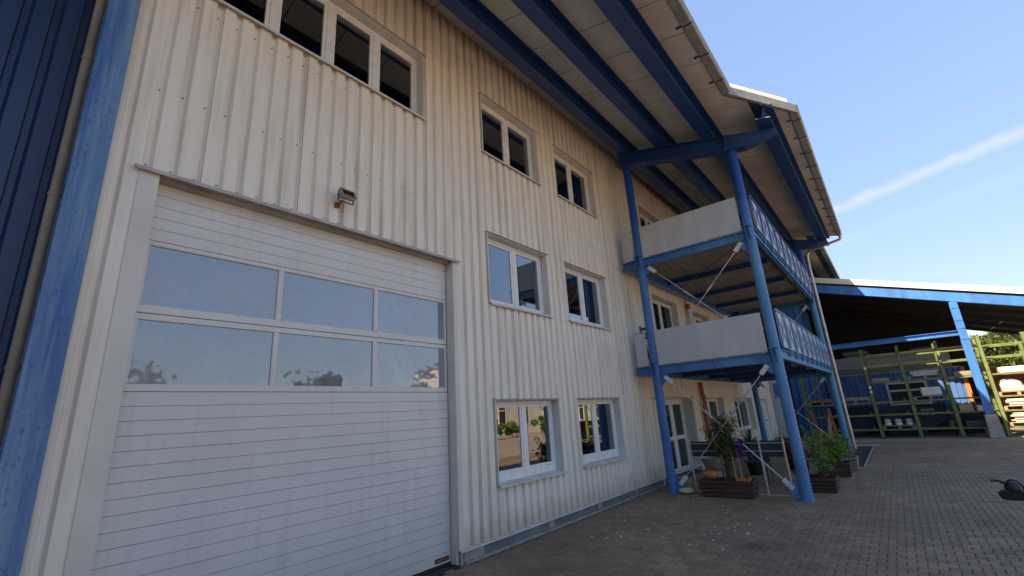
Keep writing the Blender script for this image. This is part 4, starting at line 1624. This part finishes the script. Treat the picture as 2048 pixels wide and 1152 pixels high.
for yc in (-7.30, -12.4):
    cm = MB()
    h_ = zs(yc) - .475
    cm.box(25.02, 25.04, yc - .12, yc + .12, .84, h_)
    cm.box(25.20, 25.22, yc - .12, yc + .12, .84, h_)
    cm.box(25.04, 25.20, yc - .010, yc + .010, .84, h_)
    co = part('steel_column', cm, 'shed_blue', SH)
    st = MB()
    for z in (4.95, 4.45, 4.12, 3.70):
        st.box(25.0, 25.018, yc - .115, yc + .115, z - .02, z + .02)
    part('stiffener', st, 'shed_blue', co)
    part('concrete_pier', MB().prism([(yc - .20, -.02), (yc + .20, -.02), (yc + .165, .83), (yc - .165, .83)], 'x', 24.96, 25.30), 'concrete', co)
part('cross_beam', MB().ibeam((25.12, -.2, 3.86), (25.12, -7.18, 3.86), .20, .20, .018, .012), 'shed_blue', SH)
bk = MB()
bk.prism([(0.3, 0), (-8.7, 0), (-8.7, zs(-8.7) - .01), (.3, zs(.3) - .01)], 'x', 37.7, 37.85)
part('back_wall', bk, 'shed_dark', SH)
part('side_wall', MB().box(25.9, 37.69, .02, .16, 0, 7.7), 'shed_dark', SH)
# grey end panel with a small dark window right of the facade corner
part('end_panel', MB().box(25.84, 25.90, -.80, .0, 0.0, 1.90).box(25.84, 25.90, -.80, -.0, 2.62, 2.80).box(25.84, 25.90, -.12, .0, 1.90, 2.62).box(25.84, 25.90, -.80, -.72, 1.90, 2.62), 'panel_white', SH)
part('end_window', MB().box(25.855, 25.87, -.72, -.12, 1.90, 2.62), 'shed_blue', SH)
# blue ribbed walls inside
def ribwall_x(mb, x, ya, yb, z0, z1, per=.25, dep=.04):
    """wall in the plane x facing -x, ribs vertical"""
    pr = []
    y = ya
    while y > yb:
        for d_, t in ((0, 0), (per * .45, 0), (per * .57, dep), (per * .88, dep)):
            if y - d_ > yb:
                pr.append((y - d_, t))
        y -= per
    pr.append((yb, 0))
    n_ = len(pr)
    vs = [(x + t, y, z) for z in (z0, z1) for y, t in pr]
    mb.add(vs, [(i, i + 1, n_ + i + 1, n_ + i) for i in range(n_ - 1)])


w1 = MB()
ribwall_x(w1, 26.5, -.80, -2.0, 0, 6.8, .30, .06)
w1.box(26.58, 28.9, -2.0, -1.94, 0, 6.3)
part('inner_wall', w1, 'shed_blue', SH)
ld = MB()
for yy in (-1.72, -1.95):
    ld.box(26.40, 26.43, yy - .02, yy + .02, 0.0, 4.2)
for i in range(13):
    ld.box(26.405, 26.425, -1.93, -1.74, .3 + i * .3, .33 + i * .3)
solo('wall_ladder', ld, 'wood_grey', (26.41, -1.84, 0), 'grey ladder leaning flat on the blue shed wall', 'ladder')

# office container with grey mezzanine edge on top
K = thing('site_container', (30.0, -4.8, 0.0), 'blue ribbed steel container under the shed roof with a white-framed window', 'container')
w2 = MB()
ribwall_x(w2, 29.0, -2.05, -4.42, 0.05, 2.76, .21, .04)
ribwall_x(w2, 29.0, -5.95, -7.20, 0.05, 2.76, .21, .04)
ribwall_x(w2, 29.0, -4.42, -5.95, 0.05, 1.24, .21, .04)
ribwall_x(w2, 29.0, -4.42, -5.95, 2.32, 2.76, .21, .04)
part('wall', w2, 'container_blue', K)
part('body', MB().box(29.30, 31.4, -7.20, -2.05, 0.02, 2.80), 'skip_navy', K)
part('corner_post', MB().box(28.96, 29.10, -7.36, -7.205, 0.0, 2.80), 'orange_paint', K, label='orange corner post')
part('top_frame', MB().box(28.94, 29.30, -7.20, -2.05, 2.762, 2.84), 'mezz_grey', K)
wf = MB()
wf.box(28.95, 29.06, -5.95, -4.42, 2.22, 2.32)
wf.box(28.95, 29.06, -5.95, -4.42, 1.24, 1.34)
wf.box(28.95, 29.06, -4.52, -4.42, 1.34, 2.22)
wf.box(28.95, 29.06, -5.95, -5.85, 1.34, 2.22)
wf.box(28.955, 29.055, -5.85, -4.52, 1.86, 1.96)
wo = part('window', wf, 'far_trim', K)
part('pane', MB().box(29.0, 29.01, -5.86, -4.51, 1.33, 2.23), 'plate_navy', wo)
MZ = thing('mezzanine', (30.0, -4.6, 2.84), 'grey parapet of the storage deck on top of the blue container', 'platform')
part('parapet', MB().box(28.86, 28.92, -7.0, -.9, 3.08, 3.66), 'mezz_grey', MZ)
part('deck', MB().box(28.92, 33.0, -7.0, -.9, 2.86, 3.06), 'wood_grey', MZ)
part('edge_strip', MB().box(28.90, 28.94, -7.0, -.9, 2.86, 3.06), 'wood_grey', MZ)
for i, (y0, y1, h_, mat) in enumerate(((-1.6, -2.6, .75, 'wood_brown'), (-3.0, -4.2, .95, 'wood_grey'), (-4.5, -5.4, .70, 'slab_grey'), (-5.7, -6.8, .80, 'wood_grey'))):
    m = MB()
    for j in range(5):
        m.box(29.4 + random.uniform(0, .1), 30.4, y1 + random.uniform(0, .15), y0 - random.uniform(0, .15), 3.062 + j * h_ / 5, 3.062 + (j + 1) * h_ / 5 - .02)
    solo('board_stack', m, mat, (29.9, (y0 + y1) / 2, 3.062), ['brown boards stacked on the storage deck beside the ladder', 'tall grey timber stack on the storage deck', 'low pale slab stack on the storage deck', 'grey timber stack at the open end of the storage deck'][i], 'stack')

# storage rack
RK = thing('storage_rack', (26.0, -5.2, 0.0), 'long light green steel storage rack with six shelf levels', 'rack')
yp = [-1.42, -2.66, -3.93, -5.19, -6.43, -7.69, -8.93, -10.18]
LV = [.33, .93, 1.455, 2.29, 2.95, 3.40]
up_me = MB()
up_me.box(-.09, .09, -.055, -.045, 0, 3.76).box(-.09, .09, .045, .055, 0, 3.76).box(-.07, -.06, -.045, .045, 0, 3.76)
up_me.box(-.12, .12, -.09, .09, -.005, .012)
ume = mesh('upright', up_me, 'rack_green')
for x in (25.62, 26.62):
    for y in yp:
        link('upright', ume, RK, (x, y, 0))
for x in (25.62, 26.62):
    for z in LV:
        for i in range(len(yp) - 1):
            if z > 1.6 and i < 2:
                continue
            bmx = MB().box(x - .03, x + .03, yp[i + 1] + .057, yp[i] - .057, z - .035, z + .02)
            bmx.box(x - .035, x - .02, yp[i + 1] + .20, yp[i + 1] + .25, z + .021, z + .11)
            part('shelf_beam', bmx, 'rack_green', RK)
for y in yp:
    cb = MB()
    for z in (.9, 2.2, 3.3):
        cb.bar((25.71, y, z), (26.53, y, z - .45), .03, .03)
    part('depth_brace', cb, 'rack_green', RK)
tg = MB()
for (y, z) in ((-3.93, 2.88), (-3.93, 2.05), (-3.93, 1.86), (-6.43, 2.90), (-6.43, 2.0)):
    tg.box(25.520, 25.529, y - .04, y + .04, z, z + .10)
part('shelf_tag', tg, 'far_trim', RK)


def pallet(x0, x1, y0, y1, z, label, mat='wood_pale'):
    t = thing('pallet', ((x0 + x1) / 2, (y0 + y1) / 2, z), label, 'pallet')
    n_ = 5
    st_ = (x1 - x0) / n_
    for i in range(n_):
        part('board', MB().box(x0 + i * st_ + .01, x0 + (i + 1) * st_ - .02, y0, y1, z + .115, z + .135), mat, t)
    for yy in (y0 + .03, (y0 + y1) / 2, y1 - .03):
        part('block', MB().box(x0 + .02, x1 - .02, yy - .045, yy + .045, z + .018, z + .113), mat, t)
        part('runner', MB().box(x0 + .0, x1 - .0, yy - .05, yy + .05, z, z + .016), mat, t)
    return z + .136


def sack(x, y, z, lx, ly, h, label, group, mat='sack_white'):
    m = MB().lathe([(.30, 0), (.48, .12), (.52, .45), (.46, .80), (.25, 1.0)], (0, 0, 0), 14)
    m.v = [(x + math.copysign(abs(v[0]) ** .75, v[0]) * lx * .62, y + math.copysign(abs(v[1]) ** .75, v[1]) * ly * .62 + random.uniform(-.006, .006), z + v[2] * h + random.uniform(-.006, .006) * (v[2] > .2)) for v in m.v]
    solo('cement_sack', m, mat, (x, y, z), label, 'sack', group, True)


zp = LV[0] + .021
zt_ = pallet(25.58, 26.66, -5.10, -4.02, zp, 'pallet carrying white sacks on the lowest rack shelf', 'wood_grey')
for i, y in enumerate((-4.20, -4.56, -4.92)):
    sack(25.85, y, zt_, .5, .34, .13, 'plump white sack in the lower layer on the lowest shelf', 'lower white sacks')
    sack(26.0, y, zt_ + .12, .45, .30, .14, 'plump white sack in the upper layer on the lowest shelf', 'upper white sacks')
zt_ = pallet(25.58, 26.66, -6.34, -5.28, LV[2] + .021, 'grey pallet under the square white bag on the third shelf', 'wood_grey')
bb = MB().box(25.70, 26.50, -6.20, -5.55, zt_, zt_ + .36)
bo_ = solo('bulk_bag', bb, 'sack_white', (26.1, -5.9, zt_), 'square white bulk bag on a pallet, third rack shelf', 'bag')
bev(bo_, .06, 3)
zt_ = pallet(25.58, 26.66, -6.36, -5.28, LV[3] + .021, 'pallet under the flat white slabs on the fourth shelf', 'wood_grey')
for j in range(4):
    m = MB()
    m.box(25.66 + random.uniform(0, .06), 26.5, -6.34 + random.uniform(0, .12), -5.34 - random.uniform(0, .15), zt_ + j * .05, zt_ + j * .05 + .04)
    bev(solo('stone_slab', m, 'sack_white', (26.0, -5.85, zt_ + j * .05), 'flat white slab in the uneven pile on the fourth shelf', 'slab', 'white slab pile'), .01)
# planks on the left bays
zt_ = pallet(25.58, 26.66, -3.84, -2.74, LV[2] + .021, 'pallet of brown planks behind the rainwater pipe', 'wood_grey')
zt2 = pallet(25.58, 26.66, -2.58, -1.50, LV[2] + .021, 'pallet of orange-brown planks next to the blue ladder wall', 'wood_grey')
for (ya, yb, zz, mt, lb) in ((-3.86, -2.72, zt_, 'wood_grey', 'weathered plank on the pallet behind the rainwater pipe'), (-2.60, -1.50, zt2, 'wood_brown', 'orange-brown plank on the pallet next to the blue ladder wall')):
    for j in range(6):
        m = MB().box(25.60 + (j % 3) * .33, 25.90 + (j % 3) * .33, ya + random.uniform(0, .06), yb - random.uniform(0, .06), zz + (j // 3) * .062, zz + (j // 3) * .062 + .055)
        solo('plank', m, mt, (25.75 + (j % 3) * .33, (ya + yb) / 2, zz + (j // 3) * .062), lb, 'plank', lb.replace('plank', 'planks'))
# long timber on top levels
for j, (ya, yb, z, mt) in enumerate(((-5.1, -7.6, LV[5] + .021, 'wood_pale'), (-4.0, -6.3, LV[4] + .021, 'wood_grey'), (-4.1, -5.1, LV[5] + .021, 'wood_grey'))):
    m = MB().box(25.57, 25.68, yb, ya, z, z + .07)
    solo('timber_beam', m, mt, (25.62, (ya + yb) / 2, z), ['pale long timber lying on the top rack shelf', 'grey long timber on the fifth rack shelf', 'short grey timber on the top rack shelf'][j], 'timber')
# right bays in the sun
zt_ = pallet(25.58, 26.66, -8.84, -7.78, LV[2] + .021, 'pallet under the white-wrapped load in the sunlit rack bay', 'wood_pale')
m = MB().box(25.66, 26.55, -8.55, -7.90, zt_, zt_ + .20)
bev(solo('brick_load', m, 'slab_grey', (26.1, -8.2, zt_), 'grey block load under white wrapping in the sunlit rack bay', 'load'), .02)
m = MB().lathe([(.70, 0), (.72, .05), (.62, .16), (.40, .24), (.1, .27)], (0, 0, 0), 12)
m.v = [(26.1 + v[0] * .62, -8.22 + v[1] * .48, zt_ + .20 + v[2]) for v in m.v]
solo('plastic_wrap', m, 'sack_white', (26.1, -8.2, zt_ + .2), 'crumpled white plastic wrapping on the grey block load', 'wrapping', None, True)
for bi, (z, mt, nsl) in enumerate(((LV[0] + .021, 'slab_grey', 7), (LV[1] + .021, 'sack_white', 5))):
    zt_ = pallet(25.58, 26.66, -8.84, -7.80, z, ['pallet under grey slabs on the lowest sunlit shelf', 'pallet under white slabs on the second sunlit shelf'][bi], 'wood_pale')
    for j in range(nsl):
        m = MB().box(25.62 + random.uniform(0, .08), 26.55, -8.78 + random.uniform(0, .1), -7.88 - random.uniform(0, .12), zt_ + j * .052, zt_ + j * .052 + .042)
        solo('stone_slab', m, mt, (26.1, -8.3, zt_ + j * .052), ['grey slab in the sunlit stack on the lowest shelf', 'white slab in the sunlit stack on the second shelf'][bi], 'slab', ['grey sunlit slabs', 'white sunlit slabs'][bi])
# odds and ends: leaning boards, boxes, loose bags
for i, (y, dy, h_, mt) in enumerate(((-1.75, .25, 1.25, 'wood_brown'), (-2.05, -.18, 1.12, 'wood_pale'), (-2.35, .12, 1.30, 'wood_brown'))):
    m = MB().bar((25.42, y, 0.0), (25.50, y + dy, h_), .03, .13, up=(0, 1, 0))
    solo('leaning_board', m, mt, (25.42, y, 0), ['dark brown board leaning on the rack next to the blue wall', 'pale board leaning on the rack between two brown ones', 'tall brown board leaning on the rack behind the far balcony column'][i], 'board')
for i, (ya, yb, z, h_, mt) in enumerate(((-6.95, -6.55, LV[1] + .021, .28, 'wood_pale'), (-7.50, -7.05, LV[1] + .021, .20, 'sack_white'), (-7.45, -6.60, LV[0] + .021, .24, 'skip_navy'), (-4.65, -4.05, LV[3] + .021, .16, 'wood_grey'), (-8.7, -8.0, LV[3] + .021, .22, 'sack_white'), (-7.4, -6.7, LV[3] + .021, .18, 'wood_grey'))):
    m = MB().box(25.60, 26.30, ya, yb, z, z + h_)
    bev(solo('storage_box', m, mt, (25.95, (ya + yb) / 2, z), ['pale cardboard box on the second shelf behind the blue shed column', 'white box on the second shelf beside the pale cardboard box', 'low dark blue crate on the bottom shelf behind the concrete pier', 'grey timber bundle on the fourth shelf above the white sacks', 'white bundle on the fourth shelf above the plastic-wrapped load', 'grey crate on the fourth shelf beside the blue shed column'][i], 'box'), .02, 2)
# red bricks on a pallet behind
RB = thing('brick_stack', (33.0, -8.9, 0.0), 'stack of red roof tiles behind the sunlit rack bays', 'bricks')
bme = mesh('brick', MB().box(-.12, .12, -.058, .058, 0, .10), 'brick_red')
for i in range(16):
    for j in range(14):
        o = link('brick', bme, RB, (32.9 + random.uniform(-.02, .02), -8.0 - j * .125, .15 + i * .162 + random.uniform(-.004, .004)))
        o.scale = (1, 1, 1.5)
part('pallet_base', MB().box(32.7, 34.0, -9.8, -7.9, 0, .145), 'wood_pale', RB)
part('core', MB().box(33.03, 33.9, -9.7, -7.95, .15, 2.6), 'brick_red', RB)


def skip(x0, x1, y0, y1, h, label, sign=False):
    """tipping skip seen from its long side; the sides slope inward at the right"""
    t = thing('tipping_skip', ((x0 + x1) / 2, (y0 + y1) / 2, 0), label, 'skip')
    zb = .20
    run = min(.75, (y1 - y0) * .4)
    poly = [(y1, zb), (y0 + run, zb), (y0, .62), (y0, h), (y1, h)]
    part('body', MB().prism(poly, 'x', x0, x1), 'skip_navy', t)
    part('rim', MB().box(x0 - .03, x0 - .001, y0 - .02, y1 + .02, h - .07, h + .02).box(x1 + .001, x1 + .03, y0 - .02, y1 + .02, h - .07, h + .02), 'skip_navy', t)
    for yy in (y0 + (y1 - y0) * f_ for f_ in (.3, .55, .8)):
        part('rib', MB().box(x0 - .03, x0 - .002, yy - .03, yy + .03, .5, h - .075), 'skip_navy', t)
    part('base_frame', MB().box(x0 + .1, x0 + .18, y0 + run + .05, y1 - .05, 0, .198).box(x1 - .18, x1 - .1, y0 + run + .05, y1 - .05, 0, .198), 'skip_navy', t)
    if sign:
        part('sign', MB().box(x0 - .036, x0 - .031, -5.86, -5.42, .78, 1.02), 'teal_paint', t, label='teal and white sign')
        part('sign_paper', MB().box(x0 - .036, x0 - .031, -5.86, -5.42, 1.022, 1.06), 'far_trim', t)
    return t


skip(27.2, 28.5, -3.95, -2.30, 1.25, 'dark navy tipping skip behind the left rack bays')
skip(27.2, 28.5, -6.25, -4.05, 1.23, 'dark navy tipping skip with a teal sign', True)
skip(27.2, 28.5, -7.75, -6.55, 1.17, 'dark navy tipping skip behind the concrete pier')
cw = MB().box(26.95, 27.15, -6.50, -6.22, .22, .56)
solo('machine_block', cw, 'slab_grey', (27.05, -6.35, .0), 'pale machine foot with a dark hole beside the skips', 'machine part')
cw2 = MB().box(26.98, 27.12, -6.42, -6.30, -.0, .219)
part('foot', cw2, 'rubber_black', bpy.data.objects['machine_block'])
part('hole', MB().tube([(26.935, -6.37, .40), (26.949, -6.37, .40)], .06, 12), 'rubber_black', bpy.data.objects['machine_block'])


# ================================================================== TREES
def tree(base, h, r, label, leafmat='leaf_tree', nl=9000, ls=.12, group=None, name='broadleaf_tree'):
    t = thing(name, base, label, 'tree', group)
    bx, by, bz = base
    tk = MB()
    tk.tube([(bx, by, bz - .05), (bx + .1, by, bz + h * .3), (bx - .05, by + .1, bz + h * .62)], [h * .032, h * .024, h * .012], 9)
    f = MB()
    for i in range(26):
        az = random.uniform(0, 6.283)
        el_ = random.uniform(-.5, 1.4)
        rr = r * random.uniform(.35, .95)
        c = Vector((bx + math.cos(az) * math.cos(el_) * rr, by + math.sin(az) * math.cos(el_) * rr, bz + h * .62 + math.sin(el_) * rr * (h * .38 / r)))
        s0 = Vector((bx, by, bz + h * random.uniform(.25, .55)))
        tk.tube([s0, s0.lerp(c, .5) + Vector((0, 0, .15)), c], [h * .010, h * .006, h * .002], 5)
        q = r * random.uniform(.22, .40)
        leaves(f, blob(c, (q, q, q * .75), nl // 26, .2), ls)
    part('trunk', tk, 'bark', t, True)
    part('crown', f, leafmat, t)


tree((47, -11.2, 0), 6.2, 2.7, 'leafy green tree beyond the open shed bay beside the red tile stack', group=None)
tree((52, -14.6, 0), 6.6, 3.0, 'broad green tree beyond the shed, behind the sunlit rack bays')
tree((46, -16.2, 0), 6.0, 2.8, 'light green tree in the open beyond the shed roof edge', 'leaf_bright')
tree((58, -11.0, 0), 6.0, 3.2, 'distant green tree seen between the blue column and the rack')
tree((60, -18.0, 0), 7.0, 3.6, 'distant tall green tree on the boundary beyond the shed')
hd = thing('hedge', (44, -12.5, 0), 'dense green hedge along the far boundary beyond the shed', 'hedge')
hm = MB()
for i in range(26):
    leaves(hm, blob((44 + random.uniform(-1, 1), -7.8 - i * .42, random.uniform(.5, 2.2)), (.8, .6, .7), 110, .1), .15)
part('foliage', hm, 'leaf_tree', hd)
hs_ = MB()
for i in range(9):
    hs_.tube([(44, -8 - i * 1.2, -.02), (44.1, -8.1 - i * 1.2, 1.8)], [.05, .02], 6)
part('stem', hs_, 'bark', hd, True)

# ================================================================== OPPOSITE SIDE OF THE YARD (seen in the window reflections)
OB = thing('opposite_building', (40.0, -32.0, 0.0), 'pale plastered building across the yard mirrored in the windows', 'building')
ox0, ox1, oy = 33.0, 62.0, -26.0
part('wall', MB().box(ox0, ox1, oy - 10, oy, 0, 7.0), 'far_wall', OB)
part('roof', MB().box(ox0 - .4, ox1 + .4, oy - 10.4, oy + .4, 7.001, 7.3), 'roof_top', OB)
for i in range(8):
    xx = ox0 + 2.2 + i * 3.8
    wf = MB().box(xx - .12, xx + 1.12, oy + .002, oy + .08, .9, 1.0).box(xx - .12, xx + 1.12, oy + .002, oy + .08, 5.6, 5.7)
    wf.box(xx - .12, xx, oy + .002, oy + .08, 1.0, 5.6).box(xx + 1.0, xx + 1.12, oy + .002, oy + .08, 1.0, 5.6)
    for z in (2.4, 3.9):
        wf.box(xx, xx + 1.0, oy + .004, oy + .07, z, z + .12)
    w_ = part('window', wf, 'far_trim', OB)
    part('pane', MB().box(xx, xx + 1.0, oy + .003, oy + .02, 1.0, 5.6), 'slate_fabric', w_)
for i, (bx, by, bz) in enumerate(((24.5, -20.5, .9), (29.5, -22.0, 1.1), (33, -22.4, .8), (38.0, -23, 1.0), (43, -23.2, .9))):
    shrub('yard_bush', (bx, by, 0.0), [(0, 0, bz, 1.2, .9, .9, 520), (.8, .2, bz * .7, .8, .7, .6, 260)], 'leaf_bright', .16,
          ['low round bush across the yard, first beside the driveway', 'taller bush in front of the pale building across the yard', 'small bush below the mirrored window strips', 'bush in front of the middle of the pale building', 'last bush before the far corner of the pale building'][i], 'bush', stemr=.03)
for i, (bx, by, h_, r_) in enumerate(((9.0, -37, 7.0, 2.3), (20.5, -35, 7.0, 2.6), (2.0, -40, 6.0, 3.0), (30.0, -32, 5.6, 2.2))):
    tree((bx, by, 0), h_, r_, ['tree across the yard opposite the workshop door', 'second tree across the yard, nearer the pale building', 'tall tree across the yard facing the blue hall', 'slim tree at the corner of the pale building'][i], nl=3000, ls=.22)
bs = thing('brick_pile', (32.0, -13.2, 0.0), 'long low pile of stacked bricks on timber across the yard', 'bricks')
for i in range(4):
    part('brick_course', MB().box(28.5 + .05 * i, 36.0 - .05 * i, -14.0 + .04 * i, -12.9 - .04 * i, .62 + i * .14, .62 + i * .14 + .125), 'brick_red', bs)
part('timber', MB().box(28.4, 36.1, -14.1, -12.8, .5, .615), 'wood_brown', bs)
for i in range(5):
    part('support', MB().box(28.8 + i * 1.7, 29.05 + i * 1.7, -14.0, -12.9, -.01, .499), 'concrete', bs)
